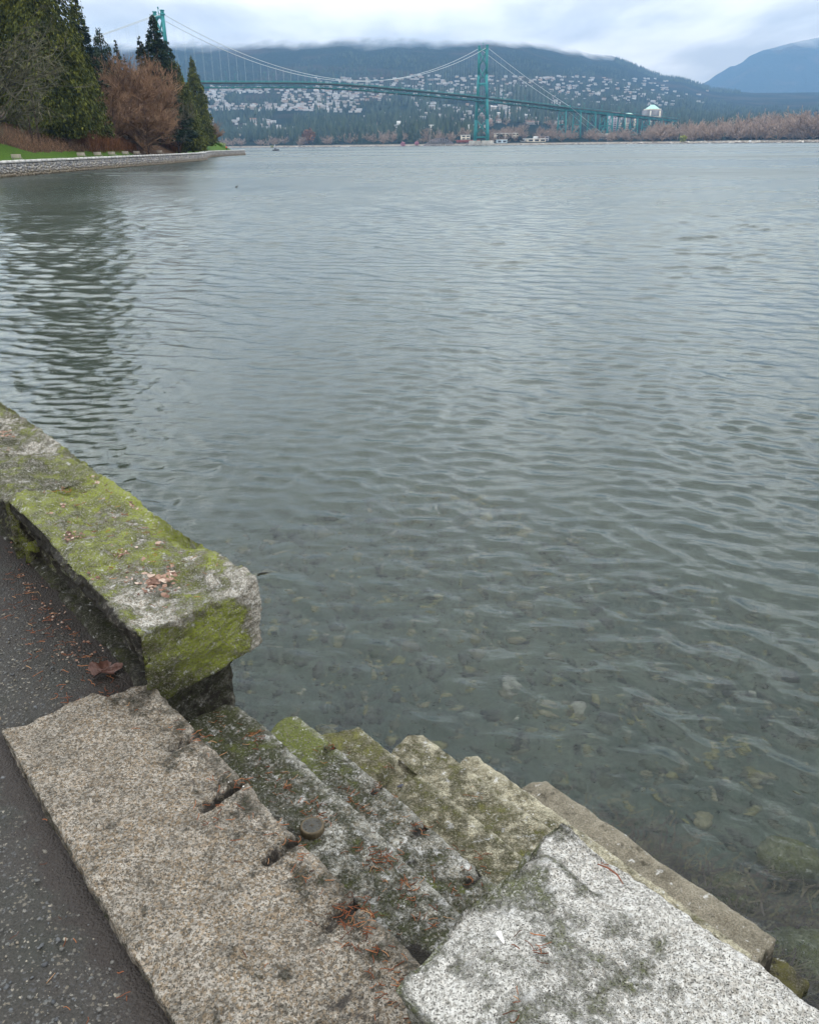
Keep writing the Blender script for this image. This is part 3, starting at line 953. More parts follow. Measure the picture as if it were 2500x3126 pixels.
def paint_C(p, e, t):
    chip = blob(p, -0.80, 0.92, 0.10)
    endm = sstep(0.3, 0.8, -e[:, 0])
    path = sstep(0.4, 0.8, -e[:, 1])
    m = 0.12 + 0.24 * fbm(p * 13, 4, 73) + 0.42 * chip + 0.35 * endm + 0.35 * path + 0.16 * blob(p, -0.55, 0.80, 0.16) + 0.14 * blob(p, -0.64, 0.92, 0.09) - 0.35 * sstep(0.98, 1.08, p[:, 1]) * (p[:, 0] > -0.72) + 0.4 * np.exp(-((p[:, 1] - 1.012) / 0.012) ** 2) * (p[:, 0] < -0.66)
    m = m + 0.18 * blob(p, -0.5, 0.66, 0.12)
    d = 0.28 * path + 0.28 * blob(p, -0.62, 0.66, 0.05) + 0.2 * endm
    return {'moss': m, 'dirt_shade': d, 'bright': -0.15 + 0 * m}


def post_C(p, e, t):
    topk = sstep(0.4, 0.9, e[:, 2])
    # a split strip along the water edge and a broken far corner
    strip = sstep(1.006, 1.018, p[:, 1] + 0.01 * vnoise(p * 12, 4)) * sstep(-0.60, -0.70, p[:, 0])
    p[:, 2] -= topk * strip * 0.016
    end = np.exp(-np.clip(p[:, 0] + 0.83, 0, 9) / 0.05)
    p[:, 2] -= topk * end * 0.035 * (1 - strip) * (0.6 + 0.8 * np.abs(vnoise(p * 9, 6)))
    low = np.exp(-np.clip(p[:, 1] - 0.62, 0, 9) / 0.04)
    p[:, 2] -= topk * low * 0.022 * (0.5 + vnoise(p * 10, 12))
    h = fbm(p * np.array([5, 5, 3]), 3, 66)
    p[:, 2] += topk * 0.016 * (np.floor(h * 4) / 4)
    ps = sstep(0.4, 0.9, -e[:, 1])
    p[:, 1] += ps * (0.03 * fbm(p * 6, 3, 67) + 0.09 * np.clip(1.70 - p[:, 2], 0, 1))
    p[:, 1] += sstep(0.3, 0.9, e[:, 1]) * 0.018 * fbm(np.stack([p[:, 0] * 5, p[:, 2] * 5, p[:, 2] * 0], 1), 3, 68)
    return p


stone('coping_block', (-0.845, 1.7, 0.600, 1.10, 1.405, 1.70), 0.0072, M_PALE, BLOCKC, 60, 1.1, 0.020, {(0, 0, 1): (0.07, 0.01, 0), (0, 0, 0): (0.12, 0.0, 0), (0, 1, 0): (0.06, 0, 0)}, (), paint_C, post_C)
wall_stones(BLOCKC, -0.74, 1.7, 0.66, 1.06, 401)

# ================================================================== SMALL NEAR THINGS
def tint_mat(name, stops, rough=0.8, spec=0.2, bump=0.0, noise_scale=200.0, interp='LINEAR'):
    m, g = new_mat(name)
    t = g.attr('tint').outputs['Fac']
    co = g.n('ShaderNodeNewGeometry').outputs['Position']
    f = g.noise(co, noise_scale, 3, 0.6)
    c = g.ramp(t, stops, interp)
    k = g.mapr(f, 0.25, 0.75, 0.65, 1.35)
    c = g.mix(1.0, c, g.n('ShaderNodeCombineColor', {0: k, 1: k, 2: k}).outputs[0], 'MULTIPLY')
    principled(g, c, rough, g.bump(f, bump) if bump else None, spec)
    return m


def ico(sub=1):
    import bmesh
    b = bmesh.new()
    bmesh.ops.create_icosphere(b, subdivisions=sub, radius=1.0)
    v = np.array([x.co[:] for x in b.verts])
    f = np.array([[x.index for x in fc.verts] for fc in b.faces])
    b.free()
    return v, f


def scatter_stones(P, S, seed, sub=1, lump=0.22):
    """many lumpy pebbles as arrays: P centres (n,3), S half sizes (n,3)"""
    rng = np.random.default_rng(seed)
    v, f = ico(sub)
    n = len(P)
    R = rng.uniform(0, 2 * math.pi, n)
    V = np.repeat(v[None], n, 0)
    V = V * (1 + lump * rng.uniform(-1, 1, (n, len(v), 1)))
    V = V * S[:, None, :]
    c, s = np.cos(R)[:, None], np.sin(R)[:, None]
    x, y = V[..., 0] * c - V[..., 1] * s, V[..., 0] * s + V[..., 1] * c
    tl = rng.uniform(-0.4, 0.4, (n, 1))
    z = V[..., 2] + x * tl
    V = np.stack([x, y, z], -1) + P[:, None, :]
    F = f[None] + (np.arange(n) * len(v))[:, None, None]
    T = np.repeat(rng.uniform(0, 1, n), len(v))
    return V.reshape(-1, 3), F.reshape(-1, 3), T


# cobbles on the sea bed, seen through the shallow water
M_COBBLE = tint_mat('cobble_stones', [(0.0, (0.020, 0.024, 0.022)), (0.3, (0.055, 0.060, 0.052)), (0.5, (0.040, 0.052, 0.036)), (0.72, (0.085, 0.082, 0.060)), (0.88, (0.125, 0.115, 0.052)), (0.985, (0.14, 0.13, 0.095)), (1.0, (0.26, 0.26, 0.23))], 0.8, 0.2, 0.0, 30)
n_ = 7000
uu = RNG.uniform(-6.2, 3.2, n_)
nn = 1.1 + RNG.power(0.8, n_) * 4.6
keep = ~((nn < 2.5) & (uu > -2.2) & (uu < -0.8)) & ~((nn < 1.25))
uu, nn = uu[keep], nn[keep]
XY = Wnp(np.stack([uu, nn, 0 * uu], 1))
sz = np.clip(RNG.lognormal(math.log(0.024), 0.42, len(uu)), 0.010, 0.075)
P = np.stack([XY[:, 0], XY[:, 1], bed_z(XY[:, 0], XY[:, 1]) + sz * 0.1], 1)
V, F, T = scatter_stones(P, sz[:, None] * np.stack([RNG.uniform(0.9, 1.5, len(uu)), RNG.uniform(0.7, 1.1, len(uu)), RNG.uniform(0.4, 0.75, len(uu))], 1), 3)
tag(obj('sea_bed_cobbles', mesh_np('sea_bed_cobbles', V, F, M_COBBLE, True, {'tint': T})), kind='stuff')

# drowned boulders beside the bottom step
M_BOULDER = granite('boulder_algae', (0.20, 0.20, 0.13), (0.10, 0.105, 0.06), (0.03, 0.032, 0.02), (0.14, 0.13, 0.06), 0.4, 120, 0.0, (0.05, 0.055, 0.012), (0.13, 0.14, 0.03))
bspec = [((1.66, 2.42, -0.30), (0.26, 0.20, 0.20), 'large olive boulder under water beyond the end of the bottom step', 5),
         ((1.95, 2.16, -0.30), (0.19, 0.16, 0.17), 'pale green submerged boulder at the right edge of the picture', 6),
         ((1.46, 2.80, -0.33), (0.15, 0.12, 0.11), 'small brownish submerged boulder between the two seaweed tufts off the bottom step', 7),
         ((1.12, 3.02, -0.36), (0.12, 0.10, 0.09), 'small dark drowned boulder nearest the seaweed fringe of the bottom step', 8),
         ((1.85, 3.05, -0.40), (0.16, 0.14, 0.11), 'dark drowned boulder farthest out in the water', 9)]
iv, if_ = ico(4)
for (c, s, lab, sd) in bspec:
    d = 1 + 0.22 * fbm(iv * 1.3 + sd * 3.1, 4, sd) + 0.05 * fbm(iv * 5, 3, sd)
    VV = iv * d[:, None] * np.array(s)
    o = obj('submerged_boulder', mesh_np('submerged_boulder', VV, if_, M_BOULDER, True, {'moss': np.full(len(iv), 0.5), 'dirt_shade': np.full(len(iv), 0.15), 'bright': np.full(len(iv), 0.1)}), None, c)
    tag(o, lab, 'boulder', 'drowned boulders beside the stairs')

# seaweed fringe: soft brown strands floating from the foot of the bottom step
M_WEED = tint_mat('seaweed', [(0.0, (0.030, 0.020, 0.018)), (0.5, (0.060, 0.042, 0.032)), (0.8, (0.085, 0.070, 0.030)), (1.0, (0.10, 0.085, 0.05))], 0.6, 0.3, 0, 60)


def weed(name, roots, length, seed):
    rng = np.random.default_rng(seed)
    V, F, T = [], [], []
    for (u, n, z) in roots:
        L = rng.uniform(0.5, 1.0) * length
        a = rng.normal(1.15, 0.55)
        du, dn = math.cos(a), math.sin(a)
        w = rng.uniform(0.002, 0.006)
        cu, cn, cz = u, n, z
        b = len(V)
        K = 5
        for k in range(K + 1):
            t = k / K
            ww = w * (1 - 0.7 * t)
            V.append((cu - dn * ww, cn + du * ww, cz)); V.append((cu + dn * ww, cn - du * ww, cz + 0.002))
            a += rng.normal(0, 0.25)
            du, dn = math.cos(a), math.sin(a)
            cu += du * L / K; cn += dn * L / K
            cz = min(-0.012, cz + L / K * (0.35 - 0.9 * t) * rng.uniform(0.4, 1.4))
            if k < K:
                F.append((b + 2 * k, b + 2 * k + 1, b + 2 * k + 3, b + 2 * k + 2))
        T += [rng.uniform(0, 1)] * (2 * (K + 1))
    return tag(obj(name, mesh_np(name, Wnp(np.array(V)), np.array(F), M_WEED, True, {'tint': T})), kind='stuff')


roots = [(RNG.uniform(-1.85, -0.70), RNG.uniform(2.49, 2.60), RNG.uniform(-0.14, -0.02)) for _ in range(1500)]
roots += [(RNG.normal(-1.15, 0.22), RNG.normal(2.82, 0.12), RNG.uniform(-0.35, -0.20)) for _ in range(700)]
roots += [(RNG.normal(-0.80, 0.16), RNG.normal(2.90, 0.14), RNG.uniform(-0.32, -0.15)) for _ in range(600)]
roots += [(RNG.normal(-1.6, 0.25), RNG.normal(2.75, 0.12), RNG.uniform(-0.38, -0.22)) for _ in range(500)]
weed('seaweed_fringe', roots, 0.17, 5)

# round metal survey disc set in the second tread
M_BRONZE = simple_mat('weathered_bronze', (0.055, 0.053, 0.046), 0.6, 0.35, 60, 0.2, 0.001)
M_BRONZE_RIM = simple_mat('worn_bronze_rim', (0.085, 0.066, 0.040), 0.6, 0.35, 60, 0.25, 0.0008)
du, dn = on_level(953, 2528, 1.235)
DISC = thing('survey_marker', W(du, dn, 1.229), 'small round bronze survey marker on the stair tread just below the landing slab', 'survey marker', rz=0.3)


def disc_mesh(name, prof, mat, n=40):
    V, F = [], []
    for (r_, z) in prof:
        for k in range(n):
            a = 2 * math.pi * k / n
            V.append((r_ * math.cos(a), r_ * math.sin(a), z))
    for i in range(len(prof) - 1):
        for k in range(n):
            F.append((i * n + k, i * n + (k + 1) % n, (i + 1) * n + (k + 1) % n, (i + 1) * n + k))
    return mesh_np(name, np.array(V), np.array(F), mat, True)


obj('rim', disc_mesh('rim', [(0.0335, -0.02), (0.0345, 0.0), (0.0345, 0.012), (0.0325, 0.0160), (0.029, 0.0168), (0.0275, 0.0156)], M_BRONZE_RIM), DISC)
obj('face', disc_mesh('face', [(0.0276, 0.0155), (0.022, 0.0150), (0.012, 0.0152), (0.004, 0.0150), (0.0001, 0.0147)], M_BRONZE), DISC)
mb = MB()
for a in np.linspace(0, 2 * math.pi, 12, endpoint=False):
    mb.bar((0.019 * math.cos(a), 0.019 * math.sin(a), 0.0154), (0.023 * math.cos(a), 0.023 * math.sin(a), 0.0154), 0.0014, 0.0012)
mb.bar((-0.008, 0, 0.0153), (0.008, 0, 0.0153), 0.0016, 0.0014)
mb.bar((0, -0.008, 0.0153), (0, 0.008, 0.0153), 0.0016, 0.0014)
mb.build('stamped_marks', M_BRONZE_RIM, DISC)


def surf_z(u, n):
    if n < 0.793: return 1.424
    for i in range(1, 7):
        if n < EDGE[i]:
            return ZT[i] + 0.003
    return 0.0


# conifer needles lying in the slots and crevices, and twigs
M_NEEDLE = tint_mat('dead_needles', [(0.0, (0.055, 0.022, 0.012)), (0.5, (0.21, 0.065, 0.026)), (0.85, (0.32, 0.13, 0.055)), (1.0, (0.38, 0.24, 0.13))], 0.7, 0.2, 0, 300)


def needle_field(name, spots, seed, wid=0.0009):
    rng = np.random.default_rng(seed)
    V, F, T = [], [], []
    for (u, n, z, L) in spots:
        a = rng.normal(0.9, 0.8)
        bend = rng.normal(0, 0.35)
        b = len(V)
        cu, cn = u, n
        w = wid * rng.uniform(0.7, 1.3)
        for k in range(4):
            c, s = math.cos(a), math.sin(a)
            zz = z + 0.0015 + 0.004 * rng.uniform(0, 1)
            V += [(cu - s * w, cn + c * w, zz), (cu + s * w, cn - c * w, zz), (cu, cn, zz + w * 1.6)]
            cu += c * L / 3; cn += s * L / 3
            a += bend
            if k < 3:
                q = b + 3 * k
                F += [(q, q + 1, q + 4, q + 3), (q + 1, q + 2, q + 5, q + 4), (q + 2, q, q + 3, q + 5)]
        T += [rng.uniform(0, 1)] * 12
    return tag(obj(name, mesh_np(name, Wnp(np.array(V)), np.array(F), M_NEEDLE, False, {'tint': T})), kind='stuff')


sp = []
clusters = [(1090, 2835, 1.42, 60, .05), (1115, 2760, 1.42, 10, .02), (1060, 2790, 1.42, 26, .03), (870, 2560, 1.42, 10, .03), (700, 2400, 1.42, 22, .04), (600, 2250, 1.42, 12, .03), (930, 2660, 1.42, 14, .04), (1190, 3000, 1.42, 40, .05), (640, 2480, 1.42, 12, .03),
            (1230, 3080, 1.42, 30, .04), (760, 2940, 1.42, 3, .02),
            (770, 2250, 1.22, 22, .03), (690, 2230, 1.22, 14, .04), (815, 2370, 1.22, 18, .035), (870, 2395, 1.22, 12, .02), (940, 2470, 1.22, 18, .03), (950, 2500, 1.22, 14, .02), (985, 2525, 1.22, 26, .025), (1150, 2625, 1.22, 40, .035), (1175, 2610, 1.22, 14, .02), (1230, 2735, 1.22, 26, .035), (1245, 2690, 1.22, 10, .02), (1275, 2790, 1.22, 18, .03), (1215, 2650, 1.22, 8, .02), (640, 2180, 1.22, 12, .03),
            (1050, 2440, 1.02, 18, .035), (1140, 2410, 1.02, 10, .02), (1270, 2530, 1.02, 18, .02), (1385, 2720, 1.02, 8, .03), (1010, 2285, 1.02, 10, .015), (1110, 2480, 1.02, 10, .03), (1440, 2690, 1.02, 8, .02),
            (1470, 2625, .82, 14, .02), (1430, 2430, .62, 6, .05), (1180, 2340, .82, 6, .02),
            (1590, 2890, 1.705, 12, .02), (1545, 3070, 1.70, 8, .03), (1865, 2675, 1.705, 2, .01)]
for (mx_, my_, z, cnt, sd) in clusters:
    u0, n0 = on_level(mx_, my_, z)
    for _ in range(int(cnt * 0.75)):
        sp.append((u0 + RNG.normal(0, sd), n0 + RNG.normal(0, sd * 0.6), z, RNG.uniform(0.012, 0.03)))
for _ in range(170):
    u, n = RNG.uniform(-2.2, -0.6), RNG.uniform(0.62, 1.5)
    sp.append((u, n, surf_z(u, n), RNG.uniform(0.01, 0.028)))
for _ in range(150):                                    # along the foot of the parapet on the path
    u = RNG.uniform(-3.4, -2.2)
    sp.append((u, 0.72 - abs(RNG.normal(0, 0.10)), 1.402, RNG.uniform(0.015, 0.04)))
for _ in range(60):
    sp.append((RNG.uniform(-3, -0.8), RNG.uniform(-0.2, 0.5), 1.402, RNG.uniform(0.01, 0.03)))
for _ in range(120):
    sp.append((RNG.uniform(-3.5, -2.2), RNG.uniform(0.78, 1.1), 1.70, RNG.uniform(0.012, 0.03)))
needle_field('needle_litter', sp, 21)

# crumpled leaf fragments on the parapet and at its foot
M_LEAFBIT = tint_mat('dry_leaf_bits', [(0.0, (0.06, 0.032, 0.024)), (0.4, (0.15, 0.085, 0.062)), (0.75, (0.25, 0.16, 0.115)), (1.0, (0.42, 0.34, 0.28))], 0.8, 0.15, 0, 220)


def leaf_bits(name, spots, seed):
    rng = np.random.default_rng(seed)
    V, F, T = [], [], []
    for (u, n, z, s) in spots:
        b = len(V)
        a = rng.uniform(0, 6.28)
        k = 6
        V.append((u, n, z + rng.uniform(0.0, 0.006) + s * 0.15))
        for i in range(k):
            rr = s * rng.uniform(0.45, 1.0)
            an = a + i * 6.28 / k
            V.append((u + rr * math.cos(an), n + rr * math.sin(an) * 0.8, z + rng.uniform(-0.001, 0.9) * s * 0.4))
        F += [(b, b + 1 + i, b + 1 + (i + 1) % k) for i in range(k)]
        T += [rng.uniform(0, 1)] * (k + 1)
    return tag(obj(name, mesh_np(name, Wnp(np.array(V)), np.array(F), M_LEAFBIT, False, {'tint': T})), kind='stuff')


lb = []
for (mx_, my_, cnt, sd, s) in [(455, 1780, 70, .05, .011), (505, 1768, 22, .02, .010), (530, 1750, 14, .015, .010), (365, 1690, 90, .045, .006), (222, 1637, 40, .03, .009), (146, 1552, 34, .035, .010), (190, 1540, 8, .02, .012), (412, 1536, 16, .04, .006), (475, 1660, 5, .02, .012),
                               (445, 1710, 4, .02, .010), (405, 1740, 6, .02, .009), (290, 1755, 10, .02, .008), (12, 1325, 26, .04, .012), (5, 1370, 10, .03, .012), (515, 1728, 3, .01, .010), (355, 1480, 10, .04, .006), (400, 1440, 8, .03, .007)]:
    u0, n0 = on_level(mx_, my_, 1.70)
    for _ in range(cnt):
        lb.append((u0 + RNG.normal(0, sd), min(n0 + RNG.normal(0, sd * 0.55), 1.09 + RNG.uniform(0, 0.03)), 1.698, s * RNG.lognormal(-0.15, 0.45)))
for (mx_, my_, cnt, sd) in [(170, 1880, 24, .05), (110, 1800, 14, .05), (140, 1850, 12, .03), (200, 1930, 16, .05), (260, 1990, 18, .05), (30, 1680, 20, .06), (220, 2000, 10, .05), (60, 1740, 8, .05)]:
    u0, n0 = on_level(mx_, my_, 1.40)
    for _ in range(cnt):
        lb.append((u0 + RNG.normal(0, sd), n0 + RNG.normal(0, sd * 0.6), 1.400, 0.007 * RNG.uniform(0.5, 1.4)))
leaf_bits('leaf_litter', lb, 31)

# one big brown fallen leaf lying on the path by the parapet
m, g = new_mat('brown_dead_leaf')
co = g.n('ShaderNodeTexCoord').outputs['Object']
f = g.noise(co, 60, 4, 0.6)
principled(g, g.mix(f, (0.045, 0.020, 0.016), (0.14, 0.068, 0.050)), 0.45, g.bump(f, 0.004), 0.4)
M_DEADLEAF = m
lu, ln = on_level(316, 2052, 1.41)
K = 48
ang = np.linspace(0, 2 * math.pi, K, endpoint=False)
lob = np.abs(np.cos(2.5 * (ang))) ** 0.8
rad = 0.030 + 0.034 * lob * (0.75 + 0.25 * np.cos(ang)) + 0.003 * np.sin(ang * 17)
V = [(0, 0, 0.012)]
for ring in (0.5, 1.0):
    for a, r_ in zip(ang, rad):
        x, y = r_ * ring * math.cos(a), r_ * ring * math.sin(a) * 0.8
        V.append((x, y, 0.006 + 0.020 * abs(y) / 0.05 + 0.010 * math.sin(3 * a + 1) * ring + 0.012 * ring * max(0, math.cos(a - 2.2))))
F3 = [(0, 1 + i, 1 + (i + 1) % K) for i in range(K)]
F4 = [(1 + i, 1 + K + i, 1 + K + (i + 1) % K, 1 + (i + 1) % K) for i in range(K)]
LEAF = thing('fallen_leaf', W(lu, ln, 1.402), 'large curled brown leaf lying on the asphalt below the mossy parapet', 'leaf', rz=0.5)
obj('blade', mesh_np('blade', np.array(V), [np.array(F3), np.array(F4)], M_DEADLEAF, True), LEAF)
mb = MB()
mb.tube([(-0.02, 0, 0.016), (0.02, 0.002, 0.017), (0.06, -0.004, 0.012)], [0.0016, 0.0012, 0.0008], 5)
mb.build('stalk', M_DEADLEAF, LEAF)

# asphalt grit: loose and half-buried aggregate
M_GRIT = tint_mat('asphalt_grit', [(0.0, (0.045, 0.048, 0.052)), (0.3, (0.10, 0.105, 0.11)), (0.55, (0.115, 0.10, 0.072)), (0.8, (0.085, 0.088, 0.088)), (0.95, (0.17, 0.145, 0.11)), (1.0, (0.28, 0.25, 0.20))], 0.65, 0.35, 0, 400)
n_ = 9000
uu = RNG.uniform(-3.6, -0.3, n_)
nn = RNG.uniform(-0.5, 0.72, n_)
dens = np.clip(1.2 - 0.9 * np.exp(-np.clip(0.32 - nn, 0, 9) / 0.12) * (uu > -2.35) - 1.0 * np.exp(-np.clip(0.75 - nn, 0, 9) / 0.25) * (uu < -2.3), 0.03, 1)
clump = sstep(-0.25, 0.35, vnoise(np.stack([uu * 4, nn * 4, 0 * uu], 1), 61))
keep = (RNG.uniform(0, 1, n_) < dens * (0.25 + 0.75 * clump)) & ((nn < 0.31) | (uu < -2.35))
uu, nn = uu[keep], nn[keep]
P = Wnp(np.stack([uu, nn, np.full(len(uu), 1.3965)], 1))
s = np.clip(RNG.lognormal(math.log(0.0022), 0.50, len(uu)), 0.0010, 0.0065)
V, F, T = scatter_stones(P, s[:, None] * np.array([1.2, 0.95, 0.55]), 8, 1, 0.4)
tag(obj('path_grit', mesh_np('path_grit', V, F, M_GRIT, False, {'tint': T})), kind='stuff')

# tiny pale shell crumbs on the stairs
M_SHELL = simple_mat('white_shell', (0.72, 0.70, 0.66), 0.5, 0.15, 80)
n_ = 60
uu, nn = RNG.uniform(-2.2, -0.75, n_), RNG.uniform(0.72, 2.2, n_)
P = Wnp(np.stack([uu, nn, np.array([surf_z(a, b) for a, b in zip(uu, nn)])], 1))
V, F, T = scatter_stones(P, np.clip(RNG.lognormal(math.log(0.0020), 0.5, n_), 0.001, 0.006)[:, None] * np.array([1.3, 1.0, 0.6]), 9, 1)
tag(obj('shell_crumbs', mesh_np('shell_crumbs', V, F, M_SHELL, True, {'tint': T})), kind='stuff')
su, sn = on_level(1530, 2868, 1.70)
V = [(-0.013, -0.003, 0.002), (-0.012, 0.004, 0.003), (0.010, 0.0015, 0.003), (0.014, -0.0008, 0.002), (0.009, -0.003, 0.002), (-0.004, 0.0, 0.007), (0.006, 0.0, 0.005), (-0.013, 0.007, 0.001), (-0.011, -0.006, 0.001)]
F = [(5, 1, 0), (5, 6, 2), (5, 2, 1), (6, 3, 2), (6, 4, 3), (5, 0, 4), (5, 4, 6), (0, 1, 7), (0, 8, 4)]
o = obj('shell_fragment', mesh_np('shell_fragment', np.array(V), np.array(F), M_SHELL), None, W(su, sn, 1.703), -1.3)
tag(o, 'white broken shell fragment lying on the pale parapet block', 'shell')
# blue-black mussel in the pocket of the fourth tread
M_MUSSEL = simple_mat('mussel_shell', (0.012, 0.014, 0.030), 0.3, 0.3, 90, 0, 0, 0.5)
mu, mn = on_level(1222, 2394, 0.80)
a = np.linspace(0, 1, 9)
V, F = [], []
for t in a:
    for k in range(8):
        an = 2 * math.pi * k / 8
        w = 0.009 * math.sin(math.pi * min(1, t * 0.75 + 0.08)) * (1 if t < 1 else 0.4)
        V.append((t * 0.034 - 0.017, w * math.cos(an), 0.006 + 0.7 * w * math.sin(an)))
for i in range(8):
    for k in range(8):
        F.append((i * 8 + k, i * 8 + (k + 1) % 8, (i + 1) * 8 + (k + 1) % 8, (i + 1) * 8 + k))
o = obj('mussel_shell', mesh_np('mussel_shell', np.array(V), np.array(F), M_MUSSEL, True), None, W(mu, mn, 0.782), 0.4)
tag(o, 'blue black mussel shell in the cut pocket of a stair tread', 'shell')
# twig on the pale block, twig afloat
M_TWIG = simple_mat('twig_bark', (0.16, 0.06, 0.035), 0.7, 0.3, 120)
tu, tn = on_level(1862, 2672, 1.70)
mb = MB()
mb.tube([W(-0.03, 0, 0.004), W(-0.01, 0.006, 0.006), W(0.012, 0.006, 0.006), W(0.032, -0.002, 0.004)], [0.0014, 0.002, 0.002, 0.001], 6)
tag(mb.build('dry_twig', M_TWIG, None, W(tu, tn, 1.70)), 'short curved reddish twig on the water side of the pale block', 'twig')
M_TWIG2 = simple_mat('wet_twig', (0.020, 0.014, 0.010), 0.4, 0.3, 60)
fx = sight(810, 1752, 1)
d = fx - Vector((0, 0, CAM_Z)); p = Vector((0, 0, CAM_Z)) + d * (-CAM_Z / d.z)
mb = MB()
mb.tube([(-0.06, -0.01, 0.002), (-0.02, 0.008, 0.003), (0.03, 0.006, 0.003), (0.055, 0.02, 0.002)], [0.003, 0.006, 0.005, 0.002], 6)
tag(mb.build('floating_twig', M_TWIG2, None, p), 'small dark twig floating alone on the water beside the parapet', 'twig')

# ================================================================== THE WOODED BANK ON THE LEFT
def leaf_cards(C, A, B, tint):
    """diamond-shaped leaf sprays: centre C, half axis A, half width B"""
    n = len(C)
    V = np.stack([C - A, C + B, C + A, C - B], 1).reshape(-1, 3)
    F = (np.arange(n) * 4)[:, None] + np.array([0, 1, 2, 3])[None]
    return V, F, np.repeat(tint, 4)


def unit(v):
    return v / np.maximum(np.linalg.norm(v, axis=-1, keepdims=True), 1e-9)


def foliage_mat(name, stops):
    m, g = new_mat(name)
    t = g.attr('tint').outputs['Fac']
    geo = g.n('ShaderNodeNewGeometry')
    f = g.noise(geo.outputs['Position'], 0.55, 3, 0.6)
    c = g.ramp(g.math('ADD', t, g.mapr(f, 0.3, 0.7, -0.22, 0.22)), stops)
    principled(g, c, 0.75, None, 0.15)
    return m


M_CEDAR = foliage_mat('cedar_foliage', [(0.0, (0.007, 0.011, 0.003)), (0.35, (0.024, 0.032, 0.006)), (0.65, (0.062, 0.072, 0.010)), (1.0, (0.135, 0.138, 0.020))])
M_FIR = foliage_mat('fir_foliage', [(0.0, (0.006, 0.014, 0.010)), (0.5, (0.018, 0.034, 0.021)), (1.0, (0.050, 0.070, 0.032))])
M_BARK = simple_mat('tree_bark', (0.050, 0.034, 0.026), 0.9, 0.4, 3.0, 0, 0.05, 0.1)
M_TWIGS_BROWN = foliage_mat('brown_twigs', [(0.0, (0.080, 0.048, 0.030)), (0.5, (0.19, 0.114, 0.070)), (1.0, (0.33, 0.205, 0.125))])
M_TWIGS_GREY = foliage_mat('grey_twigs', [(0.0, (0.035, 0.033, 0.022)), (0.5, (0.085, 0.080, 0.052)), (1.0, (0.17, 0.16, 0.11))])
M_HEDGE = foliage_mat('russet_stems', [(0.0, (0.055, 0.022, 0.010)), (0.5, (0.16, 0.068, 0.030)), (1.0, (0.27, 0.125, 0.055))])


def trunk_mesh(name, h, r, seed=0, lean=(0, 0)):
    mb = MB()
    pts, rs = [], []
    for k in range(7):
        t = k / 6
        pts.append((lean[0] * t + 0.15 * r * math.sin(3 * t + seed), lean[1] * t + 0.15 * r * math.cos(4 * t + seed), h * t - 0.4))
        rs.append(r * (1.35 if k == 0 else 1) * (1 - 0.85 * t) + 0.02)
    mb.tube(pts, rs, 8)
    return mb.mesh(name, M_BARK, True)


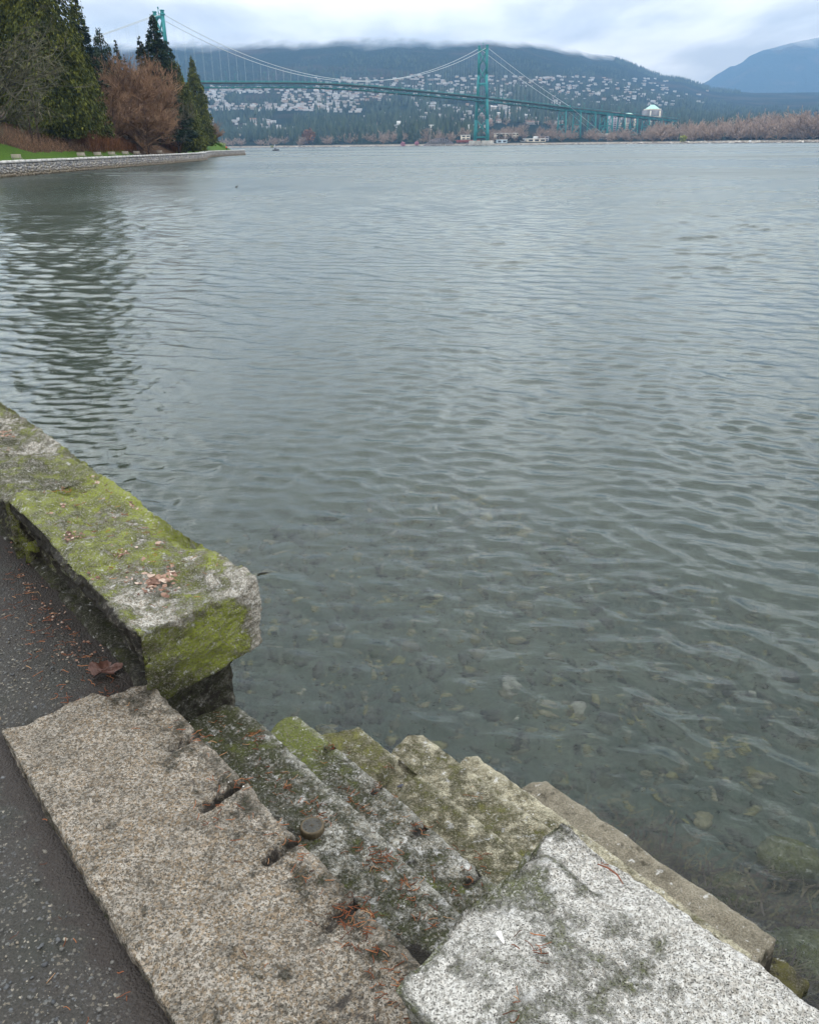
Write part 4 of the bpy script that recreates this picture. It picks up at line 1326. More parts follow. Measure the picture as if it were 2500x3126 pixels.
def conifer(kind, loc, h, r, seed, label, name, nb=420, per=26, clear=0.04, leaf=0.5, mat=None, gap=0.0, power=0.8, droop=0.5, lumps=0.22, group=None):
    rng = np.random.default_rng(seed)
    root = thing(name, loc, label, 'tree', group)
    obj('trunk', trunk_mesh('trunk', h * 0.98, 0.028 * h ** 0.9 + 0.08, seed), root)
    t = clear + (1 - clear) * rng.power(0.75, nb) ** 1.25
    t = np.clip(1 - rng.power(1.65, nb), 0, 0.995) * (1 - clear) + clear if kind == 'cedar' else np.clip(1 - rng.power(1.5, nb), 0, 0.995) * (1 - clear) + clear
    az = rng.uniform(0, 2 * math.pi, nb)
    prof = (1 - t) ** power * (0.35 + 0.65 * sstep(0, 0.12, t)) + 0.02
    lum = 1 + lumps * fbm(np.stack([np.cos(az) * 1.6, np.sin(az) * 1.6, t * h / 5.0], 1), 3, seed) * 1.6
    R = r * prof * lum * rng.uniform(0.70, 1.06, nb)
    btint = rng.uniform(0, 1, nb)
    s = 1 - rng.power(1.7, (nb, per)) * 0.82
    s = np.clip(1.18 - s, 0.12, 1.0)
    out = np.stack([np.cos(az), np.sin(az)], 1)
    side = np.stack([-np.sin(az), np.cos(az)], 1)
    wdt = (0.20 * R[:, None] * (1.1 - 0.7 * s) + 0.12) * rng.normal(0, 0.8, (nb, per))
    rad = R[:, None] * s
    X = out[:, 0:1] * rad + side[:, 0:1] * wdt
    Y = out[:, 1:2] * rad + side[:, 1:2] * wdt
    if kind == 'cedar':
        Z = t[:, None] * h + 0.18 * rad - droop * rad ** 2 / (r + 0.1) * 1.0 + rng.normal(0, 0.35, (nb, per)) * (r / 6) - np.abs(rng.normal(0, 0.4, (nb, per))) * s
        a = np.stack([out[:, 0:1] * 0.5 + rng.normal(0, .35, (nb, per)), out[:, 1:2] * 0.5 + rng.normal(0, .35, (nb, per)), -0.95 + rng.normal(0, .3, (nb, per))], -1)
    else:
        Z = t[:, None] * h - 0.28 * rad + 0.20 * rad ** 2 / (r + 0.1) + rng.normal(0, 0.14, (nb, per)) * (r / 6)
        a = np.stack([out[:, 0:1] * 1.0 + side[:, 0:1] * np.sign(wdt) * 0.7 + rng.normal(0, .25, (nb, per)), out[:, 1:2] + side[:, 1:2] * np.sign(wdt) * 0.7 + rng.normal(0, .25, (nb, per)), -0.25 + rng.normal(0, .3, (nb, per))], -1)
    C = np.stack([X, Y, np.maximum(Z, 0.3)], -1).reshape(-1, 3)
    A = unit(a).reshape(-1, 3)
    Bv = unit(np.cross(A, rng.normal(0, 1, A.shape)))
    L = leaf * rng.uniform(0.55, 1.25, len(C)) * np.clip(0.45 + np.repeat(R, per) / r, 0.5, 1.1)
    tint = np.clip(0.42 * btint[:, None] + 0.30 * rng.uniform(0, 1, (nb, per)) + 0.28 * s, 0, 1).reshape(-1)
    V, F, T = leaf_cards(C, A * (L * 0.5)[:, None], Bv * (L * (0.24 if kind == 'cedar' else 0.17))[:, None], tint)
    obj('crown', mesh_np('crown', V, F, mat or M_CEDAR, False, {'tint': T}), root)
    return root


def ribbons(P, Q, w0, w1, tint, rng):
    n = len(P)
    d = unit(Q - P)
    s = unit(np.cross(d, rng.normal(0, 1, (n, 3))))
    w0 = np.broadcast_to(w0, (n,))[:, None]
    w1 = np.broadcast_to(w1, (n,))[:, None]
    V = np.stack([P - s * w0, P + s * w0, Q + s * w1, Q - s * w1], 1).reshape(-1, 3)
    F = (np.arange(n) * 4)[:, None] + np.array([0, 1, 2, 3])[None]
    return V, F, np.repeat(np.broadcast_to(tint, (n,)), 4)


def bare_mesh(h, r, seed, n1=16, n2=9, n3=8, n4=5, low=0.15, w=0.02, up=0.55, sweep=None):
    """branching winter crown: limbs > branches > twigs > fine twigs"""
    rng = np.random.default_rng(seed)
    Vs, Fs, Ts, b = [], [], [], 0

    def put(V, F, T):
        nonlocal b
        Vs.append(V); Fs.append(F + b); Ts.append(T); b += len(V)
    t = low + (0.9 - low) * rng.uniform(0, 1, n1) ** 1.2
    az = np.arange(n1) * 2.4 + rng.uniform(0, 0.8, n1)
    P = np.stack([0 * t, 0 * t, t * h * 0.62], 1)
    el = rng.uniform(0.25, 1.0, n1)
    D = np.stack([np.cos(az) * np.cos(el), np.sin(az) * np.cos(el), np.sin(el)], 1)
    if sweep is not None:
        D = unit(D + np.array(sweep))
    half = np.array([r, r, h * 0.47])
    cen = np.array([0, 0, h * 0.51])
    # length to the envelope
    q = (P - cen) / half
    dd = D / half
    A_ = (dd ** 2).sum(1); B_ = 2 * (q * dd).sum(1); C_ = (q ** 2).sum(1) - 1
    L = np.clip((-B_ + np.sqrt(np.maximum(B_ ** 2 - 4 * A_ * C_, 0))) / (2 * A_), 0.6, 3 * r) * rng.uniform(0.72, 1.0, n1)
    levels = [(n2, 0.42), (n3, 0.46), (n4, 0.5)]
    wid = w * 5
    Q = P + D * L[:, None]
    tint = rng.uniform(0.1, 0.5, n1)
    for li in range(4):
        mid = (P + Q) / 2 + rng.normal(0, 0.05, P.shape) * np.linalg.norm(Q - P, axis=1)[:, None]
        if li < 2:
            for jit in range(2):
                put(*ribbons(P, mid, wid, wid * 0.75, tint, rng)); put(*ribbons(mid, Q, wid * 0.75, wid * 0.35, tint, rng))
        else:
            put(*ribbons(P, Q, wid, wid * 0.4, tint, rng))
        if li == 3:
            break
        k, f = levels[li]
        m_ = len(P) * k
        tt = rng.uniform(0.25, 1.0, (len(P), k, 1))
        PP = np.where(tt < 0.5, P[:, None] + (mid - P)[:, None] * tt * 2, mid[:, None] + (Q - mid)[:, None] * (tt - 0.5) * 2)
        DD = unit(unit(Q - P)[:, None] * 0.9 + rng.normal(0, 0.55, (len(P), k, 3)) + np.array([0, 0, up]) * 0.5)
        LL = np.linalg.norm(Q - P, axis=1)[:, None, None] * f * rng.uniform(0.6, 1.2, (len(P), k, 1))
        QQ = PP + DD * LL
        tint = np.clip(np.repeat(tint, k) + rng.normal(0.12, 0.12, m_), 0, 1)
        P, Q = PP.reshape(-1, 3), QQ.reshape(-1, 3)
        wid *= 0.52
    return np.concatenate(Vs), np.concatenate(Fs), np.concatenate(Ts)


def bare_tree(loc, h, r, seed, label, mat, name='bare_tree', group=None, trunk_r=None, **kw):
    root = thing(name, loc, label, 'tree', group)
    obj('trunk', trunk_mesh('trunk', h * 0.66, trunk_r or 0.02 * h, seed), root)
    V, F, T = bare_mesh(h, r, seed, **kw)
    obj('crown', mesh_np('crown', V, F, mat, False, {'tint': T}), root)
    return root


def crown_top(mx, my, Y):
    """foot and height of a tree whose tip is seen at this bearing and elevation"""
    p = sight(mx, my, Y)
    d = max(wall_xy(Y) - p.x, 0.3)
    z = bank_z(d)
    return Vector((p.x, Y, z)), p.z - z


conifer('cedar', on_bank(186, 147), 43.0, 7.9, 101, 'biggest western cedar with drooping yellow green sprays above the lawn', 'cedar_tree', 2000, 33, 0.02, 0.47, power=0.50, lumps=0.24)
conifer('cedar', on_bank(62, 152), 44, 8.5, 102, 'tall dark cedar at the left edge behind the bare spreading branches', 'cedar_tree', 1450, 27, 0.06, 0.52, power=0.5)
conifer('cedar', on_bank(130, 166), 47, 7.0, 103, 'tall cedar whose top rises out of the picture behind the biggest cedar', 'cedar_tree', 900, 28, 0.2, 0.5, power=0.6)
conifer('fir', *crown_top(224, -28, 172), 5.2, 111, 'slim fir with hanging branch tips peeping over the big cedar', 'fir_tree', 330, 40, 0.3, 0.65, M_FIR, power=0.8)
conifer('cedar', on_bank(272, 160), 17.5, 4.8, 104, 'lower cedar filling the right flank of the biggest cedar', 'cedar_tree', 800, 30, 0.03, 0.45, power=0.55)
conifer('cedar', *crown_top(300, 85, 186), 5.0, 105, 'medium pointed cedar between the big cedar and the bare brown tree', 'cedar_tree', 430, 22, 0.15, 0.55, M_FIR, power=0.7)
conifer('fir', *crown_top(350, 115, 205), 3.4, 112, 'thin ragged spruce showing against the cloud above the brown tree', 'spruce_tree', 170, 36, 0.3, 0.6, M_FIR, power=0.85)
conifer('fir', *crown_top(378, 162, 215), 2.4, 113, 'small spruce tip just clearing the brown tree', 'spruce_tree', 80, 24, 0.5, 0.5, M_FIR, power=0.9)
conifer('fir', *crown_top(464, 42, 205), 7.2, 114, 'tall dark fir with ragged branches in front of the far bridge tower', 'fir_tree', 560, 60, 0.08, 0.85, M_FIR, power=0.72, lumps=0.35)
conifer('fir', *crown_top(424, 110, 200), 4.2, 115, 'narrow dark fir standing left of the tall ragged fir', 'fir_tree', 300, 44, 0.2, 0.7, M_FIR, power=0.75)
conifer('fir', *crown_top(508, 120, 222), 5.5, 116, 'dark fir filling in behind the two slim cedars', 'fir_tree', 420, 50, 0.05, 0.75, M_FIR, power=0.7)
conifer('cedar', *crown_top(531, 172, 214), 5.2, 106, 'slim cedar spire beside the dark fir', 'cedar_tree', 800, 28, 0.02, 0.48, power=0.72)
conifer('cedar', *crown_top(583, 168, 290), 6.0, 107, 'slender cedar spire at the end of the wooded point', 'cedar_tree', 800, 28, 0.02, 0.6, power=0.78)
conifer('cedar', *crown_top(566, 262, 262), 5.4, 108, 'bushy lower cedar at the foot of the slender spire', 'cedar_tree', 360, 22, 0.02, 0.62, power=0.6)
bare_tree(*crown_top(318, 178, 176), 6.2, 201, 'brown bare tree, left half of the russet clump below the spruces', M_TWIGS_BROWN, n1=36, n2=11, n3=9, n4=6, w=0.026, low=0.0, up=0.9)
bare_tree(*crown_top(408, 182, 181), 7.8, 202, 'broad rounded brown bare tree right of the russet clump', M_TWIGS_BROWN, n1=46, n2=11, n3=9, n4=6, w=0.026, low=0.0, up=0.8)
bare_tree(*crown_top(362, 166, 186), 6.2, 207, 'brown bare tree with the highest top at the back of the russet clump', M_TWIGS_BROWN, n1=36, n2=11, n3=9, n4=6, w=0.026, low=0.0, up=0.9)
bare_tree(on_bank(452, 172), 8.5, 5.6, 210, 'low wide brown bare tree filling the right foot of the russet clump', M_TWIGS_BROWN, n1=30, n2=9, n3=8, n4=5, w=0.024, low=0.0, up=0.7)
bare_tree(on_bank(350, 168), 9.5, 5.2, 211, 'low wide brown bare tree filling the left foot of the russet clump', M_TWIGS_BROWN, n1=30, n2=9, n3=8, n4=5, w=0.024, low=0.0, up=0.7)
bare_tree(*crown_top(525, 265, 203), 4.2, 203, 'grey green bare tree behind the russet clump by the slim cedar', M_TWIGS_GREY, n1=18, n2=9, n3=8, n4=5, w=0.015, up=0.9)
bare_tree(on_bank(-6, 124), 16.5, 10.0, 204, 'spreading bare tree with long sweeping pale limbs at the left edge', M_TWIGS_GREY, n1=26, n2=7, n3=6, n4=3, low=0.1, w=0.024, up=0.0, sweep=(0.35, -0.25, -0.2))
bare_tree(on_bank(103, 134), 8.0, 1.8, 205, 'slim leaning bare trunk in front of the dark cedars, left one', M_TWIGS_GREY, n1=9, n2=6, n3=5, n4=4, w=0.012, up=0.9, trunk_r=0.16)
bare_tree(on_bank(124, 136), 11.5, 1.8, 206, 'tallest slim pale trunk in front of the dark cedars', M_TWIGS_GREY, n1=9, n2=6, n3=5, n4=4, w=0.012, up=0.9, trunk_r=0.17)
bare_tree(Vector((-71, 336, 2.5)), 9.0, 4.2, 208, 'low brown grey bare tree at the tip of the wooded point', M_TWIGS_BROWN, n1=22, n2=9, n3=8, n4=5, w=0.03, low=0.05, up=0.7)
bare_tree(on_bank(285, 158), 8.5, 3.0, 209, 'small brown bare tree beside the foot of the biggest cedar', M_TWIGS_BROWN, n1=16, n2=8, n3=8, n4=4, w=0.016, low=0.05, up=0.6)


def stems(name, pts, label, mat, seed, w=0.02, cat='shrub', lean=0.22):
    rng = np.random.default_rng(seed)
    B_ = np.array([p[:3] for p in pts]); H = np.array([p[3] for p in pts])
    c0 = B_.mean(0); c0[2] = B_[:, 2].min()
    D = unit(np.stack([rng.normal(0, lean, len(B_)), rng.normal(0, lean, len(B_)), np.ones(len(B_))], 1))
    T_ = B_ + D * H[:, None]
    V1, F1, A1 = ribbons(B_ - c0, T_ - c0, w, w * 0.3, rng.uniform(0, 0.7, len(B_)), rng)
    k = 4
    t = rng.uniform(0.3, 1, (len(B_), k, 1))
    PP = (B_[:, None] + (T_ - B_)[:, None] * t).reshape(-1, 3)
    DD = unit(rng.normal(0, 0.6, PP.shape) + np.array([0, 0, 0.8]))
    QQ = PP + DD * (np.repeat(H, k) * rng.uniform(0.15, 0.35, len(PP)))[:, None]
    V2, F2, A2 = ribbons(PP - c0, QQ - c0, w * 0.7, w * 0.2, rng.uniform(0.2, 1, len(PP)), rng)
    o = obj(name, mesh_np(name, np.concatenate([V1, V2]), np.concatenate([F1, F2 + len(V1)]), mat, False, {'tint': np.concatenate([A1, A2])}), None, c0)
    return tag(o, label, cat)


def bank_pt(Y, d):
    return wall_xy(Y) - d, Y, bank_z(d)


pts = []
for _ in range(2600):
    Yq = 150 + 27 * RNG.uniform(0, 1)
    d = RNG.uniform(5.2, 9.8)
    f = 1 - (Yq - 150) / 27
    pts.append((*bank_pt(Yq, d), (0.9 + 2.2 * f) * RNG.uniform(0.6, 1.1)))
stems('russet_hedge', pts, 'long russet hedge of dead stems sloping down towards the benches', M_HEDGE, 61, 0.022, 'hedge')
pts = []
for _ in range(700):
    Yq = 202 + 10 * RNG.uniform(0, 1)
    pts.append((*bank_pt(Yq, RNG.uniform(4.6, 7.5)), RNG.uniform(1.6, 3.0)))
stems('russet_hedge', pts, 'short upright clump of russet stems under the slim cedar', M_HEDGE, 62, 0.024, 'hedge')
pts = []
for _ in range(1500):
    Yq = 112 + RNG.uniform(0, 42)
    pts.append((*bank_pt(Yq, max(5.8, 12.0 - 0.40 * (Yq - 112)) + abs(RNG.normal(0, 2.2))), RNG.uniform(0.4, 1.4)))
stems('brown_undergrowth', pts, 'dark brown undergrowth of brambles along the upper edge of the lawn', M_TWIGS_BROWN, 63, 0.022, 'undergrowth', 0.5)
pts = [(*bank_pt(103 + RNG.uniform(0, 7), RNG.uniform(3.9, 7)), RNG.uniform(1.5, 3.6)) for _ in range(900)]
stems('brown_bush', pts, 'bare brown bush at the left edge beside the first bench', M_TWIGS_BROWN, 64, 0.018, 'bush', 0.35)
pts = [(*bank_pt(216 + RNG.uniform(0, 40), RNG.uniform(5, 9)), RNG.uniform(0.8, 1.6)) for _ in range(700)]
stems('low_brown_scrub', pts, 'low brown scrub along the path below the slender cedar spire', M_TWIGS_BROWN, 65, 0.03, 'scrub', 0.5)


def leafy_bush(name, loc, r, h, seed, label, mat, n=1500, leaf=0.35):
    rng = np.random.default_rng(seed)
    d = unit(rng.normal(0, 1, (n, 3)))
    d[:, 2] = np.abs(d[:, 2])
    k = rng.uniform(0.55, 1.0, n)[:, None] * (1 + 0.25 * fbm(d * 2.2, 3, seed))[:, None]
    C = d * k * np.array([r, r, h])
    A = unit(rng.normal(0, 1, (n, 3)) + d)
    B_ = unit(np.cross(A, rng.normal(0, 1, (n, 3))))
    L = leaf * rng.uniform(0.6, 1.2, n)
    V, F, T = leaf_cards(C, A * (L / 2)[:, None], B_ * (L * 0.22)[:, None], rng.uniform(0, 1, n))
    return tag(obj(name, mesh_np(name, V, F, mat, False, {'tint': T}), None, loc), label, 'bush')


leafy_bush('evergreen_bush', Vector(bank_pt(190, 7.6)), 2.2, 2.4, 71, 'round dark evergreen bush between the two russet clumps', M_FIR)
M_FORSYTHIA = foliage_mat('yellow_green_leaves', [(0.0, (0.06, 0.08, 0.01)), (0.5, (0.22, 0.24, 0.03)), (1.0, (0.42, 0.42, 0.06))])
leafy_bush('yellow_green_bush', Vector((-50.2, 110, 3.6)), 0.9, 2.6, 72, 'bright yellow green bush cut by the left edge of the picture', M_FORSYTHIA, 700, 0.3)
leafy_bush('green_mound_bush', Vector((-70, 325, 2.2)), 4.5, 2.0, 73, 'yellow green mound at the end of the point beside the path', M_FORSYTHIA, 900, 0.5)

# ------------------------------------------------------------------ far seawall: mortar core, coping stones and face stones
m, g = new_mat('seawall_stone')
co = g.n('ShaderNodeNewGeometry').outputs['Position']
z = g.n('ShaderNodeSeparateXYZ', {0: co}).outputs[2]
rnd = g.math('FRACT', g.math('ADD', g.n('ShaderNodeObjectInfo').outputs['Random'], g.math('MULTIPLY', g.attr('tint').outputs['Fac'], 7.31)))
f = g.noise(co, 3.0, 4, 0.65)
cc = g.ramp(rnd, [(0.0, (0.17, 0.17, 0.18)), (0.35, (0.26, 0.26, 0.27)), (0.6, (0.36, 0.35, 0.34)), (0.85, (0.30, 0.27, 0.22)), (1.0, (0.52, 0.50, 0.47))])
tide = g.mapr(g.math('ADD', z, g.mapr(f, 0.2, 0.8, -0.35, 0.35)), 0.85, 0.25)
cc = g.mix(g.math('MULTIPLY', tide, 0.8), cc, g.mix(f, (0.10, 0.075, 0.045), (0.20, 0.155, 0.09)))
cc = g.mix(g.mapr(f, 0.35, 0.65, 0.35, 0.0), cc, (0.06, 0.055, 0.05))
principled(g, cc, 0.9, g.bump(f, 0.04), 0.15)
M_SEASTONE = m
m, g = new_mat('seawall_mortar')
co = g.n('ShaderNodeNewGeometry').outputs['Position']
z = g.n('ShaderNodeSeparateXYZ', {0: co}).outputs[2]
f = g.noise(co, 2.0, 4, 0.65)
cc = g.mix(g.mapr(g.math('ADD', z, f), 0.6, 1.4), (0.085, 0.065, 0.042), (0.13, 0.125, 0.115))
principled(g, cc, 0.95, g.bump(f, 0.05), 0.1)
M_MORTAR = m
M_COPING = simple_mat('coping_concrete', (0.46, 0.45, 0.43), 0.85, 0.22, 1.3, 0, 0.01, 0.2, 0.14)


def walk(pts, step):
    sp_ = resample(pts, step)
    out = []
    for i in range(len(sp_)):
        a, b = sp_[max(i - 1, 0)], sp_[min(i + 1, len(sp_) - 1)]
        L = math.dist(a, b)
        out.append((sp_[i][0], sp_[i][1], (b[0] - a[0]) / L, (b[1] - a[1]) / L))
    return out


protos = []
for k in range(8):
    rng = np.random.default_rng(900 + k)
    n = 7
    an = np.sort(rng.uniform(0, 1, n) * 0.5 + np.arange(n)) / n * 2 * math.pi
    rr = rng.uniform(0.82, 1.05, n)
    o_ = np.stack([rr * np.cos(an) * 0.5, 0 * an, rr * np.sin(an) * 0.5], 1)
    V = np.concatenate([o_ + [0, 0.10, 0], o_ * 0.97 + [0, -0.045, 0], o_ * 0.72 + [0, -0.085, 0], [[0, -0.095, 0]]])
    q = [(i, (i + 1) % n, n + (i + 1) % n, n + i) for i in range(n)] + [(n + i, n + (i + 1) % n, 2 * n + (i + 1) % n, 2 * n + i) for i in range(n)]
    t = [(2 * n + i, 2 * n + (i + 1) % n, 3 * n) for i in range(n)]
    protos.append((V, np.array(q), np.array(t)))
pm = [mesh_np('stone', V, [q, t], M_SEASTONE, False, {'tint': np.zeros(len(V))}) for V, q, t in protos]


def seawall(pts, label, seed, single_max):
    rnd = random.Random(seed)
    root = thing('stone_seawall', (*pts[1], 0.0) if len(pts) > 6 else (*pts[0], 0.0), label, 'seawall', 'stone seawalls along the park path')
    ox, oy = root.location.x, root.location.y
    # core
    V, F = [], []
    st = walk(pts, 3.0)
    prof = [(-0.42, -1.5), (-0.40, 0.0), (-0.06, 1.42), (0.30, 1.42), (0.30, -1.5)]     # offset to the left (land) side, z
    for (x, y, tx, ty) in st:
        for (o_, z) in prof:
            V.append((x - ty * o_ - ox, y + tx * o_ - oy, z))
    n = len(prof)
    for i in range(len(st) - 1):
        for k in range(n - 1):
            F.append((i * n + k, (i + 1) * n + k, (i + 1) * n + k + 1, i * n + k + 1))
    obj('mortar_core', mesh_np('mortar_core', np.array(V), np.array(F), M_MORTAR), root)
    # coping
    cp = walk(pts, 1.7)
    cm_ = MB(); cm_.box(-0.83, 0.83, -0.30, 0.26, 0, 0.30)
    cme = cm_.mesh('coping_stone', M_COPING)
    for i in range(len(cp) - 1):
        (x, y, tx, ty), (x2, y2, _, _) = cp[i], cp[i + 1]
        if y < 60 and i % 2:
            pass
        a = math.atan2(y2 - y, x2 - x)
        L = math.dist((x, y), (x2, y2))
        obj('coping_stone', cme, root, ((x + x2) / 2 - ox, (y + y2) / 2 - oy, 1.424 + rnd.uniform(0, 0.02)), a, (L / 1.7, 1, rnd.uniform(0.93, 1.05)))
    # face stones
    singles, rest = 0, [[], [], []]
    nb_ = 0
    for (x, y, tx, ty) in walk(pts, 0.40):
        if y < 88:
            continue
        zz = 0.02 + rnd.uniform(-0.12, 0.0)
        while zz < 1.36:
            hh = rnd.uniform(0.26, 0.46)
            zc = min(zz + hh / 2, 1.41 - hh / 2)
            off = -0.40 + 0.34 * zc / 1.42 - 0.02
            jx = rnd.uniform(-0.08, 0.08)
            px, py = x - ty * off + tx * jx - ox, y + tx * off + ty * jx - oy
            a = math.atan2(ty, tx)
            sc_ = (rnd.uniform(0.36, 0.50), rnd.uniform(0.8, 1.3), hh * 0.98)
            k = rnd.randrange(8)
            if singles < single_max and y > 101:
                obj('stone', pm[k], root, (px, py, zc), a, sc_)
                singles += 1
            else:
                V, q, t = protos[k]
                c, s = math.cos(a), math.sin(a)
                S = V * np.array(sc_)
                rest[0].append(np.stack([S[:, 0] * c - S[:, 1] * s + px, S[:, 0] * s + S[:, 1] * c + py, S[:, 2] + zc], 1))
                rest[1].append(q + nb_); rest[2].append(t + nb_)
                nb_ += len(V)
            zz += hh
    if rest[0]:
        R_ = np.concatenate(rest[0])
        tt = np.repeat(np.random.default_rng(seed).uniform(0, 1, len(rest[0])), len(protos[0][0]))
        tag(obj('face_stones', mesh_np('face_stones', R_, [np.concatenate(rest[1]), np.concatenate(rest[2])], M_SEASTONE, False, {'tint': tt}), root), kind='stuff')
    return root


seawall(WALL[2:], 'long curving stone seawall with pale coping below the lawn and benches', 5, 300)
seawall(WALL2, 'farther short stretch of stone seawall running out to the point', 6, 0)

# ------------------------------------------------------------------ benches
M_BENCHWOOD = simple_mat('weathered_slats', (0.34, 0.30, 0.25), 0.8, 0.25, 6.0, 0, 0.01)
M_BENCHIRON = simple_mat('bench_iron', (0.20, 0.20, 0.19), 0.6, 0.2, 5, 0.3)


def make_bench():
    root = thing('park_bench', (0, 0, 0), 'bench', 'bench', 'benches along the seawall path')
    sl = MB(); sl.box(-0.62, 0.62, -0.05, 0.05, -0.02, 0.02)
    sm_ = sl.mesh('slat', M_BENCHWOOD)
    for k in range(4):
        obj('slat', sm_, root, (0, -0.22 + 0.14 * k, 0.45))
    for k in range(3):
        o = obj('slat', sm_, root, (0, 0.27 + 0.03 * k, 0.58 + 0.14 * k)); o.rotation_euler = (math.radians(78), 0, 0)
    for sx in (-0.48, 0.48):
        mb = MB()
        mb.bar((sx, -0.24, 0), (sx, -0.22, 0.43), 0.06); mb.bar((sx, 0.24, 0), (sx, 0.22, 0.43), 0.06)
        mb.bar((sx, -0.26, 0.41), (sx, 0.26, 0.41), 0.06, 0.05); mb.bar((sx, 0.24, 0.43), (sx, 0.36, 0.92), 0.06)
        mb.build('leg', M_BENCHIRON, root)
    return root


bench0 = make_bench()
spots = [(47, 116, 'nearest slatted bench beside the bare brown bush and the lawn'), (246, 138, 'slatted bench at the right end of the lawn below the biggest cedar'),
         (297, 146, 'slatted bench just left of the russet hedge'), (340, 153, 'first slatted bench in front of the russet hedge'),
         (382, 160, 'second slatted bench in front of the russet hedge'), (417, 167, 'third slatted bench at the low end of the russet hedge'),
         (448, 174, 'slatted bench just past the low end of the russet hedge'), (487, 186, 'slatted bench beside the round evergreen bush'),
         (566, 226, 'farthest slatted bench by the low brown scrub')]
for i, (mx_, Yq, lab) in enumerate(spots):
    b_ = bench0 if i == 0 else copy_tree(bench0)
    x = brg(mx_) * Yq
    b_.location = (x, Yq, 1.40)
    b_.rotation_euler = (0, 0, math.radians(42))
    b_['label'] = lab
"""small pale stone on the lawn"""
V, F = ico(2)
V = V * (1 + 0.15 * fbm(V * 2, 2, 4))[:, None] * np.array([0.22, 0.18, 0.14])
p = on_bank(77, 119)
tag(obj('pale_rock', mesh_np('pale_rock', V, F, M_COPING, True), None, (p.x, p.y, p.z + 0.08)), 'small pale rock lying alone on the sloping lawn', 'rock')


# ------------------------------------------------------------------ two people on the seawall path
def person(loc, rz, label, jacket, trousers, skin, hair, stride=0.28):
    root = thing('person', loc, label, 'person', rz=rz)

    def skinned(name, vs, es, rs, mat, root_i=0):
        me = bpy.data.meshes.new(name)
        me.from_pydata(vs, es, [])
        o = obj(name, me, root)
        md = o.modifiers.new('skin', 'SKIN')
        md.use_smooth_shade = True
        for i, r_ in enumerate(rs):
            me.skin_vertices[0].data[i].radius = r_ if hasattr(r_, '__len__') else (r_, r_)
        me.skin_vertices[0].data[root_i].use_root = True
        s_ = o.modifiers.new('sub', 'SUBSURF'); s_.levels = 1; s_.render_levels = 1
        me.materials.append(mat)
        return o
    s = stride
    vs = [(0, 0, 0.95), (0, 0, 1.15), (0, 0, 1.38), (0, 0, 1.50), (0, -0.02, 1.58), (0, -0.02, 1.70),
          (0.10, 0, 0.90), (0.11, -s * 0.6, 0.50), (0.10, -s * 0.8, 0.08), (0.10, -s * 0.8 - 0.16, 0.04),
          (-0.10, 0, 0.90), (-0.11, s * 0.3, 0.48), (-0.10, s * 1.1, 0.12), (-0.10, s * 1.1 - 0.14, 0.05),
          (0.19, 0, 1.40), (0.24, 0.12, 1.14), (0.22, -0.10, 1.04), (0.21, -0.17, 1.03),
          (-0.19, 0, 1.40), (-0.24, -0.02, 1.13), (-0.21, -0.24, 1.10), (-0.20, -0.31, 1.12)]
    es = [(0, 1), (1, 2), (2, 3), (3, 4), (4, 5), (0, 6), (6, 7), (7, 8), (8, 9), (0, 10), (10, 11), (11, 12), (12, 13), (2, 14), (14, 15), (15, 16), (16, 17), (2, 18), (18, 19), (19, 20), (20, 21)]
    rs = [(0.15, 0.10), (0.14, 0.10), (0.17, 0.11), 0.055, (0.075, 0.095), (0.06, 0.08), 0.085, 0.058, 0.04, 0.035, 0.085, 0.058, 0.04, 0.035, 0.06, 0.045, 0.035, 0.03, 0.06, 0.045, 0.035, 0.03]
    skinned('body', vs, es, rs, skin)
    jv = [vs[0], vs[1], vs[2], (0, 0, 1.46), vs[14], vs[15], (0.221, -0.07, 1.055), vs[18], vs[19], (-0.213, -0.20, 1.105)]
    skinned('jacket', jv, [(0, 1), (1, 2), (2, 3), (2, 4), (4, 5), (5, 6), (2, 7), (7, 8), (8, 9)], [(0.175, 0.125), (0.165, 0.12), (0.19, 0.13), 0.075, 0.075, 0.06, 0.05, 0.075, 0.06, 0.05], jacket)
    tv = [(0, 0, 0.96), vs[6], vs[7], (0.10, -s * 0.79, 0.12), vs[10], vs[11], (-0.10, s * 1.05, 0.17)]
    skinned('trousers', tv, [(0, 1), (1, 2), (2, 3), (0, 4), (4, 5), (5, 6)], [(0.16, 0.115), 0.10, 0.07, 0.05, 0.10, 0.07, 0.05], trousers)
    hv, hf = ico(2)
    obj('hair', mesh_np('hair', hv * np.array([0.088, 0.105, 0.085]) + np.array([0, 0.015, 1.70]), hf, hair, True), root)
    return root


M_SKIN = simple_mat('skin', (0.42, 0.25, 0.18), 0.6, 0.08)
M_HAIR = simple_mat('dark_hair', (0.03, 0.02, 0.015), 0.6, 0.2)
M_DARKCLOTH = simple_mat('dark_trousers', (0.014, 0.016, 0.024), 0.8, 0.2)
M_BLUE = simple_mat('blue_jacket', (0.04, 0.26, 0.62), 0.7, 0.1)
M_CORAL = simple_mat('coral_jacket', (0.72, 0.13, 0.09), 0.7, 0.1)
p = (brg(553) * 218, 218, 1.40)
person(p, math.radians(-10), 'person in a bright blue jacket and dark trousers walking below the cedars', M_BLUE, M_DARKCLOTH, M_SKIN, M_HAIR)
p = (brg(691) * 303, 303, 1.40)
person(p, math.radians(165), 'person in a coral red jacket walking out on the point', M_CORAL, M_DARKCLOTH, M_SKIN, M_HAIR, 0.2)

